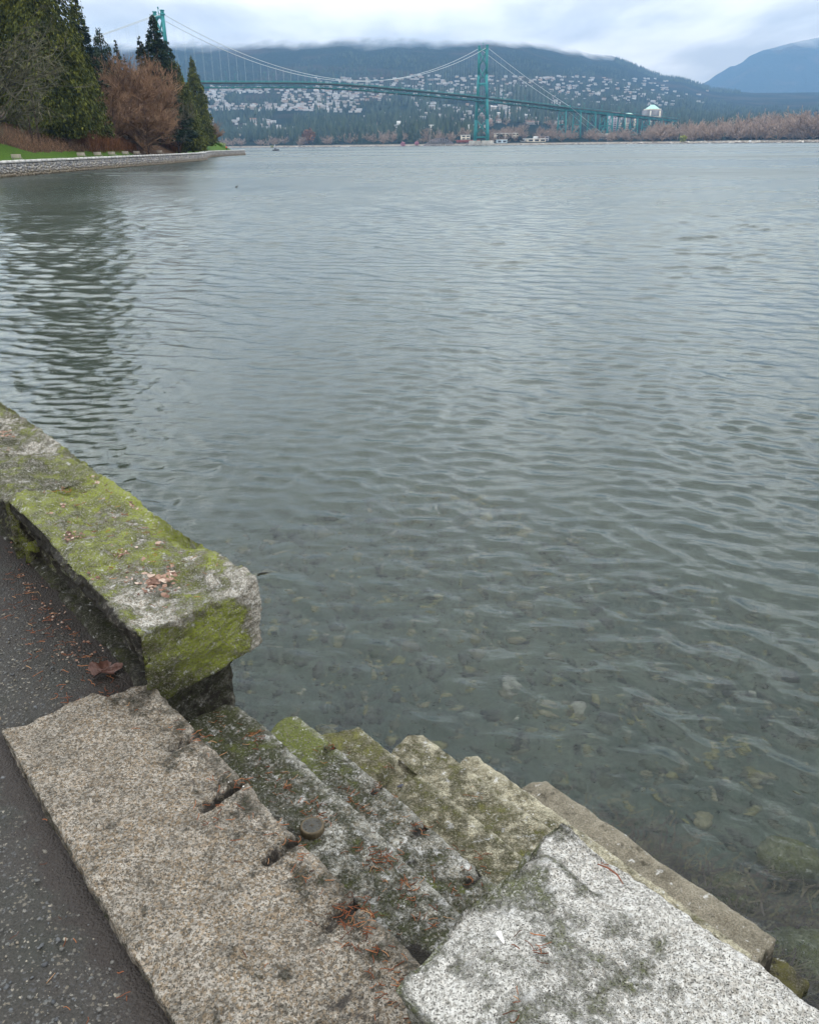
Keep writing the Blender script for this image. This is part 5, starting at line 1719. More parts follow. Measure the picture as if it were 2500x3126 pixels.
# ================================================================== SUSPENSION BRIDGE
M_TEAL = simple_mat('bridge_green_paint', (0.024, 0.225, 0.218), 0.6, 0.18, 0.35, 0, 0, 0.3)
M_TEALDK = simple_mat('bridge_green_truss', (0.022, 0.185, 0.175), 0.7, 0.2, 0.35)
M_CABLE = simple_mat('painted_cable', (0.48, 0.52, 0.53), 0.5, 0.1)
M_HANGER = simple_mat('hanger_wire', (0.34, 0.40, 0.42), 0.5, 0.1)
M_ROADDECK = simple_mat('bridge_roadway', (0.10, 0.105, 0.105), 0.9, 0.1, 0.5)
M_CONCRETE = simple_mat('pier_concrete', (0.34, 0.32, 0.28), 0.9, 0.3, 0.35, 0, 0.1)
S0 = Vector((-215.2, 848.7, 0.0))
AX = Vector((0.70500, 0.70921, 0)).normalized()
PR = Vector((-AX.y, AX.x, 0))
SPAN = 442.2
DK = np.array([(-300, 44), (-150, 50), (0, 54.3), (34, 55.2), (106, 57.7), (147, 59.2), (190, 59.8), (237, 59.2), (313, 57.3), (398, 54.6), (442, 52.9), (528, 49.4), (624, 44.8), (771, 39.4), (900, 34.4), (985, 31.0)])


def dk(s):
    # smoothed deck profile
    return float(np.mean([np.interp(s + o, DK[:, 0], DK[:, 1]) for o in (-24, -12, 0, 12, 24)]))


BR = thing('suspension_bridge', S0, 'long green suspension bridge with two towers crossing to the far shore', 'bridge')


def bp(s, n, z):
    return AX * s + PR * n + Vector((0, 0, z))


def tower(s, base):
    for sd in (-1, 1):
        mb = MB()
        zs = [base, 30, dk(s), 80, 108.5]
        wd = [4.4, 4.0, 3.5, 3.1, 2.8]
        half = lambda z: 10.4 + (6.3 - 10.4) * min(1, (z - base) / (78 - base)) if z < 78 else 6.3
        for a, b, w1, w2 in zip(zs[:-1], zs[1:], wd[:-1], wd[1:]):
            # cruciform leg: two crossed boxes
            mb.bar(bp(s, sd * half(a), a), bp(s, sd * half(b), b), w1 * 0.62, w1 * 1.1, w2 * 0.62, w2 * 1.1)
            mb.bar(bp(s, sd * half(a), a), bp(s, sd * half(b), b), w1 * 1.0, w1 * 0.6, w2 * 1.0, w2 * 0.6)
        leg = mb.build('tower_leg', M_TEAL, BR)
        mb = MB()
        c = bp(s, sd * 6.3, 0)
        mb.box(c.x - 1.9, c.x + 1.9, c.y - 1.9, c.y + 1.9, 108.3, 109.6)
        mb.box(c.x - 1.3, c.x + 1.3, c.y - 1.3, c.y + 1.3, 109.6, 111.6)
        mb.box(c.x - 1.7, c.x + 1.7, c.y - 1.7, c.y + 1.7, 111.6, 112.3)
        mb.build('saddle_housing', M_TEAL, BR)
    H = lambda z: (10.4 + (6.3 - 10.4) * min(1, (z - base) / (78 - base))) if z < 78 else 6.3
    for (za, zb) in ((89.5, 106.5), (71.5, 88.5), (32, dk(s) - 4), (12, 31)):
        for sd in (-1, 1):
            mb = MB()
            mb.bar(bp(s, sd * H(za), za), bp(s, -sd * H(zb), zb), 1.0, 1.2)
            mb.build('cross_brace', M_TEALDK, BR)
    for (z, hgt) in ((70, 2.6), (107.6, 1.6), (9.8, 1.6), (dk(s) - 4.6, 2.0)):
        mb = MB()
        mb.bar(bp(s, -H(z), z), bp(s, H(z), z), 1.8, hgt)
        if z in (70, 107.6):
            for sd in (-1, 1):       # curved haunches of the portal
                k = 6
                for i in range(k):
                    a0, a1 = i / k * math.pi / 2, (i + 1) / k * math.pi / 2
                    r_ = H(z) - 1.6
                    p0 = bp(s, sd * (1.2 + r_ * math.sin(a0)) * 0.98, z - 1.0 - 5.0 * (1 - math.cos(a0)))
                    p1 = bp(s, sd * (1.2 + r_ * math.sin(a1)) * 0.98, z - 1.0 - 5.0 * (1 - math.cos(a1)))
                    mb.bar(p0, p1, 1.5, 1.1)
        mb.build('tower_strut', M_TEAL, BR)
    mb = MB()
    mb.bar(bp(s, 0.0, 108), bp(s, 0.0, 114.5), 0.7, 0.7, 0.5, 0.5)
    mb.bar(bp(s, 0.0, 113.8), bp(s, 0.0, 115.2), 1.0)
    mb.build('beacon_mast', M_TEALDK, BR)


tower(0.0, 5.0)
tower(SPAN, 5.8)
for s in (0.0, SPAN):
    mb = MB()
    for sd in (-1, 1):
        c = bp(s, sd * 10.4, 0)
        pts = [c + AX * a + PR * b for a, b in ((-6.5, -6), (6.5, -6), (6.5, 6), (-6.5, 6))]
        v = [(p.x, p.y, -4.0) for p in pts] + [(c.x + (p.x - c.x) * 0.85, c.y + (p.y - c.y) * 0.85, 5.9) for p in pts]
        mb.add(v, [(0, 3, 2, 1), (4, 5, 6, 7), (0, 1, 5, 4), (1, 2, 6, 5), (2, 3, 7, 6), (3, 0, 4, 7)])
    mb.build('tower_pier', M_CONCRETE, BR)

# stiffening trusses, deck, railings
S_END = 626.0
for sd in (-1, 1):
    mb = MB()
    s = -190.0
    n = sd * 6.2
    step = 9.2
    k = 0
    while s < S_END - 1:
        s2 = min(s + step, S_END)
        za, zb = dk(s), dk(s2)
        mb.bar(bp(s, n, za + 2.2), bp(s2, n, zb + 2.2), 0.55, 0.75)
        mb.bar(bp(s, n, za - 2.4), bp(s2, n, zb - 2.4), 0.55, 0.75)
        mb.bar(bp(s, n, za - 2.1), bp(s, n, za + 1.9), 0.35)
        if k % 2:
            mb.bar(bp(s, n, za + 2.0), bp(s2, n, zb - 2.2), 0.35)
        else:
            mb.bar(bp(s, n, za - 2.2), bp(s2, n, zb + 2.0), 0.35)
        s = s2; k += 1
    mb.build('stiffening_truss', M_TEALDK, BR)
    mb = MB()
    s = -190.0
    while s < 930:
        s2 = min(s + 9.2, 930)
        mb.bar(bp(s, sd * 7.4, dk(s) + 3.3), bp(s2, sd * 7.4, dk(s2) + 3.3), 0.22, 0.22)
        mb.bar(bp(s, sd * 7.4, dk(s) + 2.7), bp(s2, sd * 7.4, dk(s2) + 2.7), 0.16, 0.16)
        mb.bar(bp(s, sd * 7.4, dk(s) + 1.9), bp(s, sd * 7.4, dk(s) + 3.3), 0.2)
        s = s2
    mb.build('railing', M_TEAL, BR)
mb = MB()
s = -190.0
while s < 930:
    s2 = min(s + 9.2, 930)
    a, b = dk(s) + 1.55, dk(s2) + 1.55
    v = []
    for (q, z) in ((s, a), (s2, b)):
        for n, h in ((-7.6, -0.25), (7.6, -0.25), (7.6, 0.25), (-7.6, 0.25)):
            v.append(bp(q, n, z + h))
    mb.add(v, [(0, 1, 5, 4), (1, 2, 6, 5), (2, 3, 7, 6), (3, 0, 4, 7)])
    mb.bar(bp(s, -6.0, dk(s) - 2.3), bp(s, 6.0, dk(s) - 2.3), 0.5, 0.6)
    s = s2
mb.build('road_deck', M_ROADDECK, BR)
for i, s in enumerate(np.arange(-160, 980, 46)):
    mb = MB()
    for sd in (-1, 1):
        z = dk(s) + 1.8
        mb.bar(bp(s + 10 * sd, sd * 7.3, z), bp(s + 10 * sd, sd * 7.3, z + 8.5), 0.22, 0.22, 0.14, 0.14)
        mb.bar(bp(s + 10 * sd, sd * 7.3, z + 8.4), bp(s + 10 * sd, sd * 5.0, z + 8.8), 0.16)
        mb.bar(bp(s + 10 * sd, sd * 5.4, z + 8.75), bp(s + 10 * sd, sd * 4.2, z + 8.75), 0.35, 0.2)
    mb.build('lamp_post', M_TEAL, BR)

# main cables and hangers
def cable_z(s):
    if s < 0:
        return 109.5 + (dk(-182) + 3 - 109.5) * (-s / 182.0) - 2.0 * math.sin(math.pi * min(1, -s / 182))
    if s <= SPAN:
        t = (s - SPAN / 2) / (SPAN / 2)
        return 65.6 + (109.5 - 65.6) * t * t
    return 109.5 + (dk(624) + 3 - 109.5) * ((s - SPAN) / 182.0) - 2.0 * math.sin(math.pi * min(1, (s - SPAN) / 182))


for sd in (-1, 1):
    mb = MB()
    ss = [-290, -182] + list(np.linspace(-170, 0, 12)) + list(np.linspace(0, SPAN, 60))[1:] + list(np.linspace(SPAN, SPAN + 182, 14))[1:] + [720]
    pts = [bp(s, sd * 6.3, 10.0 if s in (-290, 720) else cable_z(s)) for s in ss]
    mb.tube(pts, 0.27, 6)
    mb.build('main_cable', M_CABLE, BR)
hm = MB(); hm.tube([(0, 0, 0), (0, 0, 1)], 0.055, 4)
hme = hm.mesh('hanger', M_HANGER)
for s in list(np.arange(9.2, SPAN - 4, 9.2)) + list(np.arange(SPAN + 9.2, SPAN + 175, 9.2)) + list(np.arange(-9.2, -175, -9.2)):
    for sd in (-1, 1):
        z0, z1 = dk(s) + 2.3, cable_z(s)
        if z1 - z0 > 0.6:
            o = obj('hanger', hme, BR, bp(s, sd * 6.3, z0)); o.scale = (1, 1, z1 - z0)

# approach viaduct
mb = MB()
for sd in (-1, 1):
    s = S_END
    while s < 930:
        s2 = min(s + 18, 930)
        mb.bar(bp(s, sd * 5.2, dk(s) - 0.6), bp(s2, sd * 5.2, dk(s2) - 0.6), 0.5, 3.6)
        s = s2
mb.build('plate_girder', M_TEAL, BR)


def ground_at(P):
    x, y = P.x + S0.x, P.y + S0.y
    return float(hill_z(np.array(x / y), np.array(y)))


def bent(s, w0=7.5, w1=5.8, double=0.0):
    mb = MB()
    zt = dk(s) - 2.5
    zb = ground_at(bp(s, 0, 0)) - 1.0
    for ds in ((-double / 2, double / 2) if double else (0,)):
        for sd in (-1, 1):
            mb.bar(bp(s + ds, sd * w0, zb), bp(s + ds, sd * w1, zt), 1.9, 1.9, 1.5, 1.5)
        k = 2 if zt - zb > 18 else 1
        for i in range(k):
            a, b = i / k, (i + 1) / k
            za, zc = zb + 2 + (zt - zb - 2) * a, zb + 2 + (zt - zb - 2) * b
            wa, wb = w0 + (w1 - w0) * a, w0 + (w1 - w0) * b
            mb.bar(bp(s + ds, -wa, za), bp(s + ds, wb, zc), 0.6); mb.bar(bp(s + ds, wa, za), bp(s + ds, -wb, zc), 0.6)
            mb.bar(bp(s + ds, -wa, za), bp(s + ds, wa, za), 0.8)
        mb.bar(bp(s + ds, -w1 - 0.8, zt), bp(s + ds, w1 + 0.8, zt), 1.4, 1.4)
    if double:
        for sd in (-1, 1):
            for z in (zb + (zt - zb) * 0.5, zt - 0.5):
                mb.bar(bp(s - double / 2, sd * w1 * 1.1, z), bp(s + double / 2, sd * w1 * 1.1, z), 0.8)
            mb.bar(bp(s - double / 2, sd * w0, zb + 1), bp(s + double / 2, sd * w1 * 1.1, zb + (zt - zb) * 0.5), 0.6)
            mb.bar(bp(s - double / 2, sd * w1 * 1.1, zb + (zt - zb) * 0.5), bp(s + double / 2, sd * w1, zt - 0.5), 0.6)
    mb.build('viaduct_bent', M_TEAL, BR)


for s in (616, 652, 690, 770, 806, 842, 880, 915):
    bent(s)
bent(728, double=13)
# cable end posts
for sd in (-1, 1):
    mb = MB()
    mb.bar(bp(624, sd * 6.3, dk(624) - 2), bp(624, sd * 6.3, dk(624) + 5), 1.4)
    mb.build('cable_bent_post', M_TEAL, BR)
mb = MB()
c = bp(722, 0, 0)
zb = ground_at(c)
mb.box(c.x - 12, c.x + 12, c.y - 10, c.y + 10, zb - 4, zb + 4)
mb.build('cable_anchorage', M_CONCRETE, BR)

# ================================================================== FAR SHORE: HOUSES, BUILDINGS, TREES
def terrain_hit(mx, my):
    """ground place on the hills on a given bearing and elevation"""
    p0 = sight(mx, my, 1.0)
    a, T = p0.x, p0.z - CAM_Z
    ys = np.concatenate([np.linspace(float(shore_y(a)) + 10, 2400, 160), np.linspace(2410, 4300, 80)])
    zz = hill_z(np.full(len(ys), a), ys)
    hit = np.nonzero(zz >= CAM_Z + T * ys)[0]
    if len(hit) == 0:
        return None
    y = float(ys[hit[0]])
    return Vector((a * y, y, float(hill_z(np.array(a), np.array(y)))))


def flat_mat_by_attr(name, stops, rough=0.85):
    m, g = new_mat(name)
    oi = g.n('ShaderNodeObjectInfo').outputs['Random']
    t = g.math('FRACT', g.math('ADD', g.math('MULTIPLY', oi, 3.7), g.attr('tint').outputs['Fac']))
    principled(g, g.ramp(t, stops), rough, None, 0.2)
    return m


M_HWALL = flat_mat_by_attr('house_walls', [(0.0, (0.36, 0.35, 0.33)), (0.3, (0.48, 0.47, 0.46)), (0.5, (0.30, 0.26, 0.22)), (0.65, (0.58, 0.57, 0.55)), (0.85, (0.26, 0.22, 0.18)), (1.0, (0.46, 0.38, 0.29))])
M_HROOF = flat_mat_by_attr('house_roofs', [(0.0, (0.26, 0.26, 0.27)), (0.35, (0.40, 0.39, 0.39)), (0.55, (0.16, 0.14, 0.14)), (0.75, (0.50, 0.49, 0.48)), (0.92, (0.24, 0.13, 0.09)), (1.0, (0.30, 0.17, 0.12))])
M_GLASS = simple_mat('dark_window_glass', (0.030, 0.036, 0.045), 0.15, 0.2, 1.0, 0, 0, 0.5)
M_FARDECID = foliage_mat('far_bare_crowns', [(0.0, (0.15, 0.105, 0.082)), (0.5, (0.34, 0.245, 0.185)), (1.0, (0.50, 0.39, 0.31))])
M_FARCON = foliage_mat('far_conifers', [(0.0, (0.006, 0.014, 0.010)), (0.5, (0.018, 0.034, 0.022)), (1.0, (0.046, 0.062, 0.034))])


def gable_house(w, d, h, rh, eave=0.7):
    wl = MB(); wl.box(-w / 2, w / 2, -d / 2, d / 2, -3, h)
    wl.add([(-w / 2, -d / 2 + .01, h), (-w / 2, d / 2 - .01, h), (-w / 2, 0, h + rh * 0.92)], tris=[(0, 1, 2)])
    wl.add([(w / 2, -d / 2 + .01, h), (w / 2, d / 2 - .01, h), (w / 2, 0, h + rh * 0.92)], tris=[(0, 2, 1)])
    rf = MB()
    e = eave
    v = [(-w / 2 - e, -d / 2 - e, h - 0.1), (w / 2 + e, -d / 2 - e, h - 0.1), (w / 2 + e, 0, h + rh), (-w / 2 - e, 0, h + rh), (-w / 2 - e, d / 2 + e, h - 0.1), (w / 2 + e, d / 2 + e, h - 0.1)]
    v += [(x, y, z + 0.35) for x, y, z in v]
    rf.add(v, [(0, 3, 2, 1), (3, 4, 5, 2), (6, 7, 8, 9), (9, 8, 11, 10), (0, 1, 7, 6), (4, 10, 11, 5), (1, 2, 8, 7), (2, 5, 11, 8), (0, 6, 9, 3), (3, 9, 10, 4)])
    return wl, rf


protos_h = []
for (w, d, h, rh) in ((15, 9, 6.2, 2.2), (11, 9, 7.0, 2.6), (18, 10, 5.0, 1.8), (13, 10, 8.0, 1.4)):
    wl, rf = gable_house(w, d, h, rh)
    # second wing and a chimney make the outline of a house
    w2 = MB(); w2.box(w * 0.05, w * 0.36, -d / 2 - 3.0, -d / 2 + 0.5, -3, h * 0.72)
    rf.box(w * 0.02, w * 0.39, -d / 2 - 3.4, -d / 2 + 0.4, h * 0.72, h * 0.72 + 0.4)
    rf.box(-w * 0.22 - 0.5, -w * 0.22 + 0.5, 0.6, 1.6, h, h + rh + 1.4)
    wl.add(w2.v, w2.q)
    win = []
    for z0 in (0.8, 3.9):
        if z0 + 1.9 < h:
            for x in np.arange(-w / 2 + 1.6, w / 2 - 1.2, 3.1):
                if not (w * 0.0 < x < w * 0.38 and z0 < 2):
                    win.append((x, -d / 2 - 0.06, z0))
    protos_h.append((wl.mesh('house_wall', M_HWALL), rf.mesh('roof', M_HROOF), win, wl, rf))
wm = MB(); wm.box(-0.95, 0.95, -0.05, 0.05, 0, 1.7)
WINM = wm.mesh('window', M_GLASS)

HOUSE_ZONES = [(603, 702, 285, 345, 62, 0), (640, 800, 268, 300, 55, 0), (790, 1100, 268, 342, 175, 0), (690, 1000, 318, 342, 60, 0), (960, 1280, 238, 300, 110, 0), (600, 860, 350, 415, 34, 0),
               (770, 832, 362, 386, 12, 0), (1240, 1460, 232, 300, 75, 0), (1480, 1720, 235, 330, 110, 0), (1700, 2040, 235, 325, 150, 0), (2030, 2160, 252, 330, 14, 0),
               (1270, 1440, 318, 388, 34, 1), (1488, 1720, 318, 380, 52, 1), (815, 905, 393, 417, 24, 0), (1100, 1290, 300, 372, 34, 0), (1440, 1500, 340, 392, 10, 1)]
FORESTED = [(690, 860, 285, 318), (640, 1000, 338, 365), (1560, 1680, 270, 318), (1100, 1270, 310, 350)]
my_zone = lambda y0: 260 < y0 < 290
spots = []
rh_ = random.Random(77)
for (x0, x1, y0, y1, n, big) in HOUSE_ZONES:
    k, tries = 0, 0
    n = int(n * (0.85 if my_zone(y0) else 0.95))
    while k < n and tries < n * 12:
        tries += 1
        mx_ = rh_.uniform(x0, x1)
        row = rh_.randrange(int((y1 - y0) / 7) + 1)                    # houses keep to the terraces of the streets
        my_ = min(y1, y0 + row * 7 + rh_.gauss(0, 1.1) + 0.02 * (mx_ - x0))
        if any(a < mx_ < b and c < my_ < d for a, b, c, d in FORESTED):
            continue
        p = terrain_hit(mx_, my_)
        if p is None:
            continue
        if any((p - q[0]).length < 14 for q in spots[-160:]):
            continue
        spots.append((p, big, mx_, my_)); k += 1
spots.sort(key=lambda q: q[0].y)


def zone_label(mx_, my_, big):
    if big and mx_ < 1465: return 'larger pale house among trees left of the right bridge tower, under the deck', 'houses left of the tower under the deck'
    if big: return 'larger pale house among trees right of the right bridge tower, under the deck', 'houses right of the tower under the deck'
    if mx_ > 1700: return 'small pale house on the hillside terraces above the bridge approach viaduct', 'houses above the approach viaduct'
    if mx_ > 1480: return 'small pale house on the hillside right of the right bridge tower', 'houses on the hillside right of the tower'
    if my_ > 345: return 'small pale house low on the wooded slope near the far shore', 'houses low on the wooded slope'
    if my_ < 268: return 'small pale house high on the hillside above the bridge deck', 'houses high above the bridge deck'
    return 'small pale house on the hillside terraces seen under the bridge deck', 'houses under the bridge deck'


rest_w, rest_r = [], []
house_cells = set()
for i, (p, big, mx_, my_) in enumerate(spots):
    a_, l_ = p.x / p.y, math.log(p.y)
    for da in (0,):
        for dl in (0, -1, -2):
            house_cells.add((int(math.floor(a_ / 0.0035)) + da, int(math.floor(l_ / 0.010)) + dl))
    k = rh_.randrange(4)
    rz = rh_.gauss(0, 0.35) + math.atan2(p.x, p.y) * -0.5
    sc_ = rh_.uniform(0.42, 0.80) * (1.3 if big else 1)
    wl, rf, win, wmb, rmb = protos_h[k]
    if i < 300:
        lab, grp = zone_label(mx_, my_, big)
        root = thing('house', p, lab, 'house', grp, rz)
        root.scale = (sc_ * 1.25, sc_, sc_ * 0.80)
        obj('house_wall', wl, root)
        obj('roof', rf, root)
        if big:
            for (x, y, z0) in win:
                obj('window', WINM, root, (x, y, z0))
    else:
        M_ = Matrix.Translation(p) @ Matrix.Rotation(rz, 4, 'Z') @ Matrix.Diagonal((sc_ * 1.25, sc_, sc_ * 0.8, 1))
        Rm = np.array(M_)
        for src, dst in ((wmb, rest_w), (rmb, rest_r)):
            vv = np.array([tuple(x) for x in src.v])
            dst.append((vv @ Rm[:3, :3].T + Rm[:3, 3], src.q, src.t, rh_.random()))


def join(lst, name, mat):
    V, Q, T, A, b = [], [], [], [], 0
    for (v, q, t, tn) in lst:
        V.append(v); A.append(np.full(len(v), tn))
        if q: Q.append(np.array(q) + b)
        if t: T.append(np.array(t) + b)
        b += len(v)
    fs = [np.concatenate(Q)] + ([np.concatenate(T)] if T else [])
    return mesh_np(name, np.concatenate(V), fs, mat, False, {'tint': np.concatenate(A)})


if rest_w:
    root = bpy.data.objects.new('hillside_houses', join(rest_w, 'hillside_houses', M_HWALL)); link(root); tag(root, kind='stuff')
    obj('roofs', join(rest_r, 'roofs', M_HROOF), root)['kind'] = 'stuff'


# ------------------------------------------------------------------ larger buildings on the far shore
M_CREAM = simple_mat('cream_concrete', (0.66, 0.58, 0.46), 0.8, 0.12, 0.3)
M_BANDWIN = simple_mat('balcony_dark_glass', (0.13, 0.12, 0.12), 0.4, 0.2, 0.4, 0, 0, 0.4)  # dark grey glazing behind the balcony bands
M_COPPER = simple_mat('green_copper_roof', (0.36, 0.58, 0.49), 0.6, 0.1, 0.3)
M_WHITEB = simple_mat('white_render', (0.70, 0.69, 0.67), 0.85, 0.1, 0.3)
M_GREYB = simple_mat('grey_cladding', (0.36, 0.34, 0.36), 0.8, 0.15, 0.3)
M_BLUEB = simple_mat('pale_blue_cladding', (0.52, 0.62, 0.68), 0.7, 0.1, 0.3)
M_DULLRED = simple_mat('dull_red_paint', (0.26, 0.075, 0.06), 0.8, 0.2, 0.4)


def ground_z(x, y):
    return float(hill_z(np.array(x / y), np.array(y)))


def apartment(mx_, Y, w, d, top_my, floors, label, roof='pyramid', rz=0.25, wallm=None):
    x = brg(mx_) * Y
    gz = ground_z(x, Y)
    h = sight(mx_, top_my, Y).z - gz + 1 - (9.5 if roof == 'pyramid' else 8.2)
    root = thing('apartment_tower', (x, Y, gz - 1), label, 'apartment tower', None, rz)
    mb = MB(); mb.box(-w / 2 + 1.2, w / 2 - 1.2, -d / 2 + 1.2, d / 2 - 1.2, -2, h)
    mb.build('glazed_core', M_BANDWIN, root)
    fl = MB()
    c = w * 0.16
    pts = [(-w / 2 + c, -d / 2), (w / 2 - c, -d / 2), (w / 2, -d / 2 + c), (w / 2, d / 2 - c), (w / 2 - c, d / 2), (-w / 2 + c, d / 2), (-w / 2, d / 2 - c), (-w / 2, -d / 2 + c)]
    n = len(pts)
    fl.add([(a, b, 0) for a, b in pts] + [(a, b, 1.45) for a, b in pts], [(i, (i + 1) % n, n + (i + 1) % n, n + i) for i in range(n)])
    fl.add([(0, 0, 1.45)] + [(a, b, 1.45) for a, b in pts], tris=[(0, 1 + i, 1 + (i + 1) % n) for i in range(n)])
    fl.add([(0, 0, 0)] + [(a, b, 0) for a, b in pts], tris=[(0, 1 + (i + 1) % n, 1 + i) for i in range(n)])
    fm = fl.mesh('balcony_band', wallm or M_CREAM)
    for k in range(floors):
        o = obj('balcony_band', fm, root, (0, 0, h * k / floors))
        s_ = 1.0 if k < floors - 3 else 1 - 0.08 * (k - floors + 4)
        o.scale = (s_, s_, 1)
    for sx in (-0.30, 0.30):
        mb = MB(); mb.box(w * sx - 1.1, w * sx + 1.1, -d / 2 - 0.35, -d / 2 + 2, -2, h * 0.97)
        mb.build('wall_pier', wallm or M_CREAM, root)
    mb = MB()
    r_ = w * 0.40
    mb.box(-r_, r_, -r_ * d / w, r_ * d / w, h, h + 2.2)
    mb.build('roof_drum', wallm or M_CREAM, root)
    mb = MB()
    if roof == 'pyramid':
        rr = w * 0.44; k = 8
        V = [(rr * math.cos(2 * math.pi * (i + .5) / k), rr * d / w * math.sin(2 * math.pi * (i + .5) / k), h + 2.2) for i in range(k)] + [(rr * 0.22 * math.cos(2 * math.pi * (i + .5) / k), rr * 0.22 * math.sin(2 * math.pi * (i + .5) / k), h + 9.0) for i in range(k)]
        mb.add(V, [(i, (i + 1) % k, k + (i + 1) % k, k + i) for i in range(k)])
        mb.add([(0, 0, h + 9.5)] + V[k:], tris=[(0, 1 + i, 1 + (i + 1) % k) for i in range(k)])
    else:
        rr = w * 0.34; k = 10
        V = []
        for j in range(4):
            ph = j / 3 * math.pi / 2 * 0.97
            for i in range(k):
                V.append((rr * math.cos(ph) * math.cos(2 * math.pi * i / k), rr * math.cos(ph) * math.sin(2 * math.pi * i / k), h + 2.2 + 6.0 * math.sin(ph)))
        mb.add(V, [(j * k + i, j * k + (i + 1) % k, (j + 1) * k + (i + 1) % k, (j + 1) * k + i) for j in range(3) for i in range(k)])
    mb.build('roof', M_COPPER, root)
    return root


apartment(1982, 1720, 32, 24, 318, 8, 'taller cream apartment tower with a pale green pyramid roof behind the viaduct end')
apartment(1912, 1660, 29, 22, 343, 6, 'lower cream apartment tower with a pale green domed roof partly behind the viaduct', 'dome', 0.1)


def slab_block(mx_, Y, w, d, h, floors, label, wallm, name='apartment_block', rz=0.1, extra=None, cat='building', cols=0):
    x = brg(mx_) * Y
    root = thing(name, (x, Y, ground_z(x, Y) - 0.5), label, cat, None, rz)
    mb = MB(); mb.box(-w / 2, w / 2, -d / 2, d / 2, -3, h)
    mb.build('wall', wallm, root)
    mb = MB(); mb.box(-w / 2 - 0.4, w / 2 + 0.4, -d / 2 - 0.4, d / 2 + 0.4, h, h + 0.6)
    if extra:
        mb.box(*extra)
    mb.build('roof', M_WHITEB if wallm is not M_GREYB else M_GREYB, root)
    cols = cols or max(2, int(w / 4.5))
    cw = w / cols
    wb = MB(); wb.box(-cw * 0.33, cw * 0.33, -0.08, 0.08, 0, h / floors * 0.5)
    wme = wb.mesh('window', M_GLASS)
    for k in range(floors):
        for c in range(cols):
            obj('window', wme, root, (-w / 2 + cw * (c + 0.5), -d / 2 - 0.05, h * (k + 0.3) / floors))
    return root


slab_block(1317, 1420, 28, 13, 12, 4, 'white apartment block with a raised roof box above the arch bridge', M_WHITEB, extra=(-4, 5, -4, 4, 12.6, 16))
slab_block(1112, 1500, 24, 12, 11, 3, 'pale apartment block among conifers at the left of the shore woods', M_WHITEB, extra=(2, 8, -3, 3, 11.6, 14))
slab_block(1218, 1480, 14, 12, 16, 5, 'narrow pale apartment block with a tall roof box in the shore woods', M_WHITEB, extra=(-3, 3, -3, 3, 16.6, 22))
slab_block(1432, 1400, 34, 14, 13, 4, 'long grey white building just left of the right bridge tower', M_WHITEB)
slab_block(1868, 1560, 15, 13, 30, 9, 'grey apartment tower seen between the viaduct legs', M_GREYB, 'apartment_tower', 0.2, None, 'apartment tower')
slab_block(1635, 1205, 24, 12, 4.0, 1, 'pale shoreline hall with a small raised roof box', M_CREAM, 'shore_building', 0.1, (-3, 2, -3, 3, 4.6, 7.0), 'building', 3)
slab_block(1655, 1225, 15, 10, 5.5, 2, 'grey low wing behind the pale shoreline hall', M_GREYB, 'shore_building', 0.1, None, 'building', 3)
slab_block(1605, 1215, 14, 9, 3.5, 1, 'small white shed at the left end of the pale shoreline hall', M_WHITEB, 'shore_shed')
slab_block(1531, 1185, 13, 6, 4.0, 1, 'pale blue and white shed right of the bridge tower pier', M_BLUEB, 'shore_shed')
slab_block(1545, 1290, 34, 12, 6.5, 2, 'long pale roofed building behind dark bushes right of the tower', M_CREAM, 'shore_building')
slab_block(1420, 1275, 12, 9, 6, 2, 'small cream building by the red rail wagons', M_CREAM, 'shore_building')

# arch truss bridge
M_ARCH = simple_mat('arch_grey_steel', (0.22, 0.19, 0.20), 0.7, 0.2, 0.5)
x = brg(1342) * 1185
gz = ground_z(x, 1185)
AB = thing('arch_truss_bridge', (x, 1185, gz), 'small grey arched truss bridge on the far shore left of the tower', 'truss bridge', rz=0.08)
La, Ha = 42.0, 9.6
for y in (-2.5, 2.5):
    mb = MB()
    pts = [(-La / 2 + La * i / 14, y, 0.8 + Ha * (1 - (2 * i / 14 - 1) ** 2)) for i in range(15)]
    for p0, p1 in zip(pts[:-1], pts[1:]):
        mb.bar(p0, p1, 0.7, 0.8)
    mb.build('arch_chord', M_ARCH, AB)
    mb = MB(); mb.bar((-La / 2 - 1, y, 0.6), (La / 2 + 1, y, 0.6), 0.7, 0.9)
    mb.build('bottom_chord', M_ARCH, AB)
    for i in range(1, 14):
        mb = MB(); mb.bar((pts[i][0], y, 0.8), pts[i], 0.4)
        mb.bar((pts[i][0], y, 0.8), pts[i + (1 if i < 7 else -1)], 0.35)
        mb.build('web_member', M_ARCH, AB)
for i, mx_ in enumerate((1402, 1420, 1438, 1456)):
    Yq = 1195
    xx = brg(mx_) * Yq
    W_ = thing('rail_wagon', (xx, Yq, ground_z(xx, Yq)), ['dull red rail wagon next to the arch bridge', 'second dull red rail wagon from the arch bridge', 'third dull red rail wagon from the arch bridge', 'dull red rail wagon half behind the tower leg'][i], 'rail wagon', 'red rail wagons on the far shore')
    mb = MB(); mb.box(-3.9, 3.9, -1.4, 1.4, 1.1, 3.9); mb.box(-3.9, 3.9, -1.1, 1.1, 3.9, 4.2)
    for xk in (-3, -1.2, 0.6, 2.4): mb.box(xk, xk + 0.2, -1.5, -1.4, 1.1, 3.9)
    mb.build('wagon_body', M_DULLRED, W_)
    for xk in (-2.6, 2.6):
        mb = MB(); mb.box(xk - 1.2, xk + 1.2, -1.0, 1.0, 0.1, 1.05); mb.build('bogie', M_ARCH, W_)

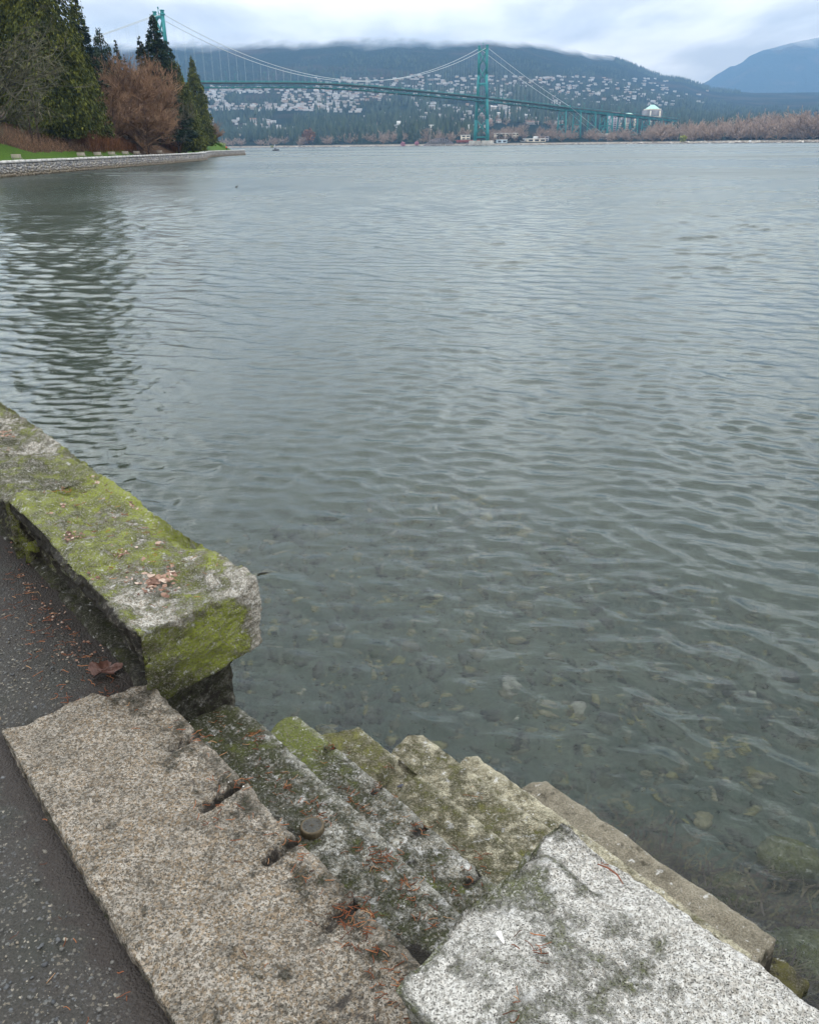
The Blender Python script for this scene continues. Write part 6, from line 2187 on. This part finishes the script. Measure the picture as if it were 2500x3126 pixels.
# ------------------------------------------------------------------ trees of the far shore
def far_conifer(seed, h=1.0):
    rng = np.random.default_rng(seed)
    V, F, T = [], [], []
    tiers = 9
    for k in range(tiers):
        z0 = 0.06 + 0.80 * k / tiers
        z1 = min(1.0, z0 + 0.30)
        r_ = 0.19 * (1 - z0) ** 0.8 * rng.uniform(0.75, 1.15)
        n = 8
        b = len(V)
        V.append((0, 0, z1))
        for i in range(n):
            a = 2 * math.pi * (i + rng.uniform(-.3, .3)) / n
            rr = r_ * rng.uniform(0.55, 1.25)
            V.append((rr * math.cos(a), rr * math.sin(a), z0 - rng.uniform(0, 0.05)))
        F += [(b, b + 1 + i, b + 1 + (i + 1) % n) for i in range(n)]
        T += [0.25 + 0.5 * rng.uniform()] + list(rng.uniform(0.1, 0.9, n))
    return mesh_np('shore_conifer', np.array(V), np.array(F), M_FARCON, False, {'tint': T})


def far_bare(seed):
    V, F, T = bare_mesh(1.0, 0.30, seed, 16, 6, 5, 1, 0.05, 0.0040, 0.9)
    mb = MB(); mb.tube([(0, 0, -0.05), (0.01, 0, 0.3), (0, 0.01, 0.65)], [0.018, 0.012, 0.005], 5)
    Vt = np.array([tuple(x) for x in mb.v])
    return mesh_np('shore_bare_tree', np.concatenate([V, Vt]), [np.concatenate([F, np.array(mb.q) + len(V)]), np.array(mb.t) + len(V)], M_FARDECID, False, {'tint': np.concatenate([T, np.full(len(Vt), 0.1)])})


def far_round(seed, mat, name):
    rng = np.random.default_rng(seed)
    n = 260
    d = unit(rng.normal(0, 1, (n, 3)))
    C = d * (rng.uniform(0.5, 1, n) * (1 + 0.3 * fbm(d * 2, 2, seed)))[:, None] * np.array([0.42, 0.42, 0.46]) + np.array([0, 0, 0.52])
    A = unit(rng.normal(0, 1, (n, 3))); B_ = unit(np.cross(A, rng.normal(0, 1, (n, 3))))
    V, F, T = leaf_cards(C, A * 0.09, B_ * 0.06, rng.uniform(0, 1, n))
    return mesh_np(name, V, F, mat, False, {'tint': T})


FCON = [far_conifer(s) for s in range(5)]
FBAR = [far_bare(300 + s) for s in range(6)]
rt = random.Random(9)


def shore_tree(protos_, name, x, y, h, wf, label, group, cat='tree'):
    o = obj(name, rt.choice(protos_), None, (x, y, ground_z(x, y) - 0.3), rt.uniform(0, 6.28), (h * wf, h * wf, h))
    return tag(o, label, cat, group)


def pick(lo, hi, n, depth, power=1.0):
    for _ in range(n):
        mx_ = rt.uniform(lo, hi)
        a = brg(mx_)
        y = float(shore_y(a)) + depth[0] + (depth[1] - depth[0]) * rt.random() ** power
        yield mx_, a * y, y


# wood of bare trees on the right-hand shore
for mx_, x, y in pick(1985, 2640, 150, (28, 190), 0.9):
    h = (19 + 9.0 * min(1, max(0, (mx_ - 2150) / 250))) * rt.uniform(0.75, 1.2)
    shore_tree(FBAR, 'bare_shore_tree', x, y, h, rt.uniform(0.9, 1.35), 'leafless brown tree in the wood along the right-hand shore', 'bare trees of the right-hand shore')
for mx_, x, y in pick(1490, 1985, 70, (45, 230), 0.9):
    shore_tree(FBAR, 'bare_shore_tree', x, y, rt.uniform(8, 15), rt.uniform(0.9, 1.4), 'leafless brown tree under the approach viaduct and right of the tower', 'bare trees under the viaduct')
for mx_, x, y in pick(960, 1440, 46, (18, 150), 0.8):
    shore_tree(FBAR, 'bare_shore_tree', x, y, rt.uniform(9, 16), rt.uniform(0.9, 1.4), 'leafless brown tree on the shore between the boat and the arch bridge', 'bare trees left of the arch bridge')
for mx_, x, y in pick(640, 960, 24, (14, 90), 0.8):
    shore_tree(FBAR, 'bare_shore_tree', x, y, rt.uniform(8, 14), rt.uniform(0.9, 1.4), 'leafless grey brown tree on the shore behind the boat', 'bare trees behind the boat')
for mx_, x, y in pick(640, 1330, 110, (40, 260), 0.8):
    shore_tree(FCON, 'shore_conifer', x, y, rt.uniform(14, 27), rt.uniform(0.9, 1.4), 'dark conifer in the shore woods left of the arch bridge', 'conifers of the left shore woods')
for mx_, x, y in pick(1330, 2050, 34, (90, 330), 0.8):
    shore_tree(FCON, 'shore_conifer', x, y, rt.uniform(6, 11), rt.uniform(0.9, 1.5), 'dark conifer scattered near the bridge tower and viaduct', 'conifers near the tower and viaduct')
for mx_, x, y in pick(1000, 1760, 70, (170, 620), 0.9):
    shore_tree(FBAR, 'bare_hillside_tree', x, y, rt.uniform(8, 13), rt.uniform(1.1, 1.6), 'leafless brown tree among the houses of the lower hillside around the tower', 'bare trees among the lower hillside houses')
for mx_, x, y in pick(2050, 2560, 12, (20, 120), 0.8):
    shore_tree(FCON, 'shore_conifer', x, y, rt.uniform(7, 11), rt.uniform(1.0, 1.6), 'small dark evergreen tucked among the bare trees of the right-hand shore', 'evergreens among the right-hand bare trees')
M_PINK = foliage_mat('pink_blossom', [(0.0, (0.30, 0.12, 0.17)), (0.5, (0.46, 0.20, 0.27)), (1.0, (0.60, 0.34, 0.40))])
PINK = far_round(5, M_PINK, 'blossom_tree')
DARKB = far_round(6, M_FARCON, 'shore_bush')
YEL = far_round(7, M_FORSYTHIA, 'shore_bush')
RUS = far_round(8, M_HEDGE, 'russet_tree')
for mx_, Yq, h, me, nm, lab in ((1230, 1235, 7.5, PINK, 'blossom_tree', 'pink blossoming tree at the waterside left of the arch bridge'), (1272, 1230, 6, PINK, 'blossom_tree', 'paler pink blossoming tree close to the arch bridge'),
                                (1527, 1205, 11, DARKB, 'shore_bush', 'largest dark evergreen bush right of the tower pier'), (1553, 1210, 9, DARKB, 'shore_bush', 'dark evergreen bush in front of the long pale roof'), (1586, 1205, 8, DARKB, 'shore_bush', 'dark evergreen bush left of the pale shoreline hall'),
                                (680, 1420, 11, YEL, 'shore_bush', 'yellow green willow on the shore beyond the point'), (830, 1400, 5, YEL, 'shore_bush', 'yellow bush on the beach behind the boat'),
                                (945, 1420, 24, RUS, 'russet_tree', 'broad russet tree standing out in the shore woods'), (2085, 1080, 9, YEL, 'shore_bush', 'yellow green bush among the bare trees of the right-hand shore')):
    xx = brg(mx_) * Yq
    tag(obj(nm, me, None, (xx, Yq, ground_z(xx, Yq) - 0.4), rt.uniform(0, 6), (h * 1.15, h * 1.15, h)), lab, 'tree' if 'tree' in nm else 'bush')

# the far forest on the slopes: one mass
nT = 46000
a_ = RNG.uniform(-0.34, 0.66, nT)
ly = RNG.uniform(math.log(1010), math.log(4150), nT)
y_ = np.exp(ly)
ok = (y_ > shore_y(a_) + 150) & ~((a_ > 0.085) & (a_ < 0.285) & (y_ < 1640))
cell = [(int(i), int(j)) in house_cells for i, j in zip(np.floor(a_ / 0.0035), np.floor(ly / 0.010))]
ok &= ~np.array(cell)
clear_ = vnoise(np.stack([a_ * 38, ly * 12, 0 * a_], 1), 5)
ok &= clear_ > -0.55
ok &= y_ < 3500 + 400 * vnoise(np.stack([a_ * 30, 0 * a_, 0 * a_], 1), 16)
ok &= hill_z(a_, y_) < 310 + 30 * vnoise(np.stack([a_ * 60, 0 * a_, 0 * a_], 1), 15)
a_, y_ = a_[ok], y_[ok]
x_ = a_ * y_
z_ = hill_z(a_, y_)
hT = RNG.uniform(11, 24, len(a_)) * np.interp(y_, [1000, 1900, 3600], [1.0, 0.85, 0.55]) * (1 + 0.25 * vnoise(np.stack([a_ * 20, np.log(y_) * 10, 0 * a_], 1), 8))
rT = hT * RNG.uniform(0.13, 0.24, len(a_))
n = 5
th = np.arange(n) / n * 2 * math.pi
V = np.zeros((len(a_), n + 1, 3))
V[:, 0] = np.stack([x_, y_, z_ + hT], 1)
jr = RNG.uniform(0.6, 1.3, (len(a_), n))
V[:, 1:, 0] = x_[:, None] + rT[:, None] * jr * np.cos(th)[None]
V[:, 1:, 1] = y_[:, None] + rT[:, None] * jr * np.sin(th)[None]
V[:, 1:, 2] = z_[:, None] + hT[:, None] * RNG.uniform(-0.05, 0.22, (len(a_), n))
F = np.array([(0, 1 + i, 1 + (i + 1) % n) for i in range(n)])[None] + (np.arange(len(a_)) * (n + 1))[:, None, None]
tt_ = np.repeat(RNG.uniform(0, 1, len(a_)), n + 1)
tag(obj('hillside_forest', mesh_np('hillside_forest', V.reshape(-1, 3), F.reshape(-1, 3), M_FARCON, False, {'tint': tt_})), kind='stuff')
# ridge-top trees along the open skylines
nT = 1500
a_ = RNG.uniform(0.222, 0.36, nT)
y_ = RNG.uniform(4150, 4400, nT)
x_, z_ = a_ * y_, hill_z(a_, y_)
hT = RNG.uniform(6, 17, nT); rT = hT * 0.2
V = np.zeros((nT, n + 1, 3))
V[:, 0] = np.stack([x_, y_, z_ + hT], 1)
V[:, 1:, 0] = x_[:, None] + rT[:, None] * np.cos(th)[None]
V[:, 1:, 1] = y_[:, None] + rT[:, None] * np.sin(th)[None]
V[:, 1:, 2] = z_[:, None] - 1
F = np.array([(0, 1 + i, 1 + (i + 1) % n) for i in range(n)])[None] + (np.arange(nT) * (n + 1))[:, None, None]
tag(obj('ridge_forest', mesh_np('ridge_forest', V.reshape(-1, 3), F.reshape(-1, 3), M_FARCON, False, {'tint': np.repeat(RNG.uniform(0, 1, nT), n + 1)})), kind='stuff')

# driftwood and boulders on the far beaches
P, S = [], []
for _ in range(420):
    mx_ = rt.choice([rt.uniform(2080, 2560), rt.uniform(1480, 2500), rt.uniform(640, 1480)])
    a = brg(mx_)
    y = float(shore_y(a)) + rt.uniform(4, 16)
    P.append((a * y, y, ground_z(a * y, y) + 0.2)); S.append((rt.uniform(1.0, 4.5), rt.uniform(0.4, 0.8), rt.uniform(0.35, 0.7)))
V, F, T = scatter_stones(np.array(P), np.array(S), 77, 1)
M_DRIFT = tint_mat('driftwood', [(0.0, (0.16, 0.13, 0.11)), (0.5, (0.38, 0.34, 0.30)), (1.0, (0.62, 0.58, 0.52))], 0.9, 0.1, 0, 0.6)
tag(obj('beach_driftwood', mesh_np('beach_driftwood', V, F, M_DRIFT, True, {'tint': T})), kind='stuff')
xx = brg(2290) * 1010; yq = 1010
mb = MB(); mb.box(-1.2, 1.2, -0.1, 0.1, 1.6, 3.6); mb.bar((-0.8, 0.2, -0.5), (-0.8, 0.2, 3.4), 0.2); mb.bar((0.8, 0.2, -0.5), (0.8, 0.2, 3.4), 0.2)
tag(mb.build('shore_marker', M_WHITEB, None, (xx, yq, ground_z(xx, yq))), 'small white marker board on the right-hand beach', 'marker board')

# ------------------------------------------------------------------ work boat and a water bird
M_HULL = simple_mat('dark_hull', (0.020, 0.014, 0.022), 0.5, 0.2, 1.0)
M_CABIN = simple_mat('grey_cabin', (0.20, 0.23, 0.27), 0.6, 0.15, 1.0)
M_MAST = simple_mat('pale_grey_mast', (0.48, 0.50, 0.53), 0.6, 0.1, 1.0)
p0 = sight(842, 458.6, 1.0); d = p0 - Vector((0, 0, CAM_Z)); d = d * (-CAM_Z / d.z)
BO = thing('work_boat', (d.x, d.y, 0), 'small dark hulled work boat with grey cabin and mast off the point', 'boat', rz=0.12)
k_ = d.y / 560.0
V, F = [], []
st = [(-2.0, 0.75, 0.62), (-1.2, 0.85, 0.60), (0, 0.9, 0.60), (1.1, 0.78, 0.66), (1.75, 0.42, 0.76), (2.05, 0.05, 0.84)]
for (x, hw, zt) in st:
    V += [(x * 0.94, -hw * 0.55, -0.25), (x, -hw, zt), (x, hw, zt), (x * 0.94, hw * 0.55, -0.25)]
for i in range(5):
    for j in range(4):
        F.append((i * 4 + j, (i + 1) * 4 + j, (i + 1) * 4 + (j + 1) % 4, i * 4 + (j + 1) % 4))
F += [(0, 1, 2, 3), (23, 22, 21, 20)]
h_ = obj('hull', mesh_np('hull', np.array(V) * k_, np.array(F), M_HULL), BO)
mb = MB()
mb.box(-0.9 * k_, 0.95 * k_, -0.6 * k_, 0.6 * k_, 0.55 * k_, 1.15 * k_)
mb.box(-0.75 * k_, 0.45 * k_, -0.55 * k_, 0.55 * k_, 1.15 * k_, 1.55 * k_)
mb.box(-0.85 * k_, 0.6 * k_, -0.62 * k_, 0.62 * k_, 1.55 * k_, 1.63 * k_)
cb = mb.build('cabin', M_CABIN, BO)
mb = MB(); mb.box(-0.6 * k_, 0.3 * k_, -0.575 * k_, -0.55 * k_, 1.22 * k_, 1.46 * k_); mb.build('window', M_GLASS, cb)
mb = MB()
mb.bar((-0.35 * k_, 0, 1.6 * k_), (-0.45 * k_, 0, 3.9 * k_), 0.28 * k_, 0.28 * k_, 0.08 * k_, 0.08 * k_)
mb.box(-0.75 * k_, -0.1 * k_, -0.25 * k_, 0.25 * k_, 2.5 * k_, 2.9 * k_)
mb.bar((-0.7 * k_, 0, 3.2 * k_), (-0.15 * k_, 0, 3.3 * k_), 0.15 * k_)
mb.build('mast', M_MAST, BO)
p0 = sight(722, 571, 1.0); d = p0 - Vector((0, 0, CAM_Z)); d = d * (-CAM_Z / d.z)
iv2, if2 = ico(2)
Bv = []
body = iv2 * np.array([0.115, 0.065, 0.06]) + np.array([0, 0, 0.02])
body[:, 2] += 0.05 * np.clip(-body[:, 0] - 0.06, 0, 1)
BD = thing('water_bird', (d.x, d.y, 0.0), 'tiny dark water bird floating alone far from the boat', 'bird', rz=0.9)
M_BIRD = simple_mat('dark_plumage', (0.014, 0.013, 0.014), 0.6, 0.3, 30)
mbb = MB()
mbb.tube([(-0.145, 0, 0.045), (-0.08, 0, 0.03), (0.0, 0, 0.028), (0.07, 0, 0.035), (0.10, 0, 0.075), (0.105, 0, 0.125), (0.125, 0, 0.150), (0.15, 0, 0.148)], [0.008, 0.045, 0.062, 0.045, 0.026, 0.020, 0.030, 0.016], 10)
mbb.build('body', M_BIRD, BD, smooth=True)
mbb = MB(); mbb.bar((0.155, 0, 0.147), (0.195, 0, 0.142), 0.014, 0.012, 0.004, 0.004); mbb.build('beak', simple_mat('beak', (0.12, 0.10, 0.05), 0.5), BD)
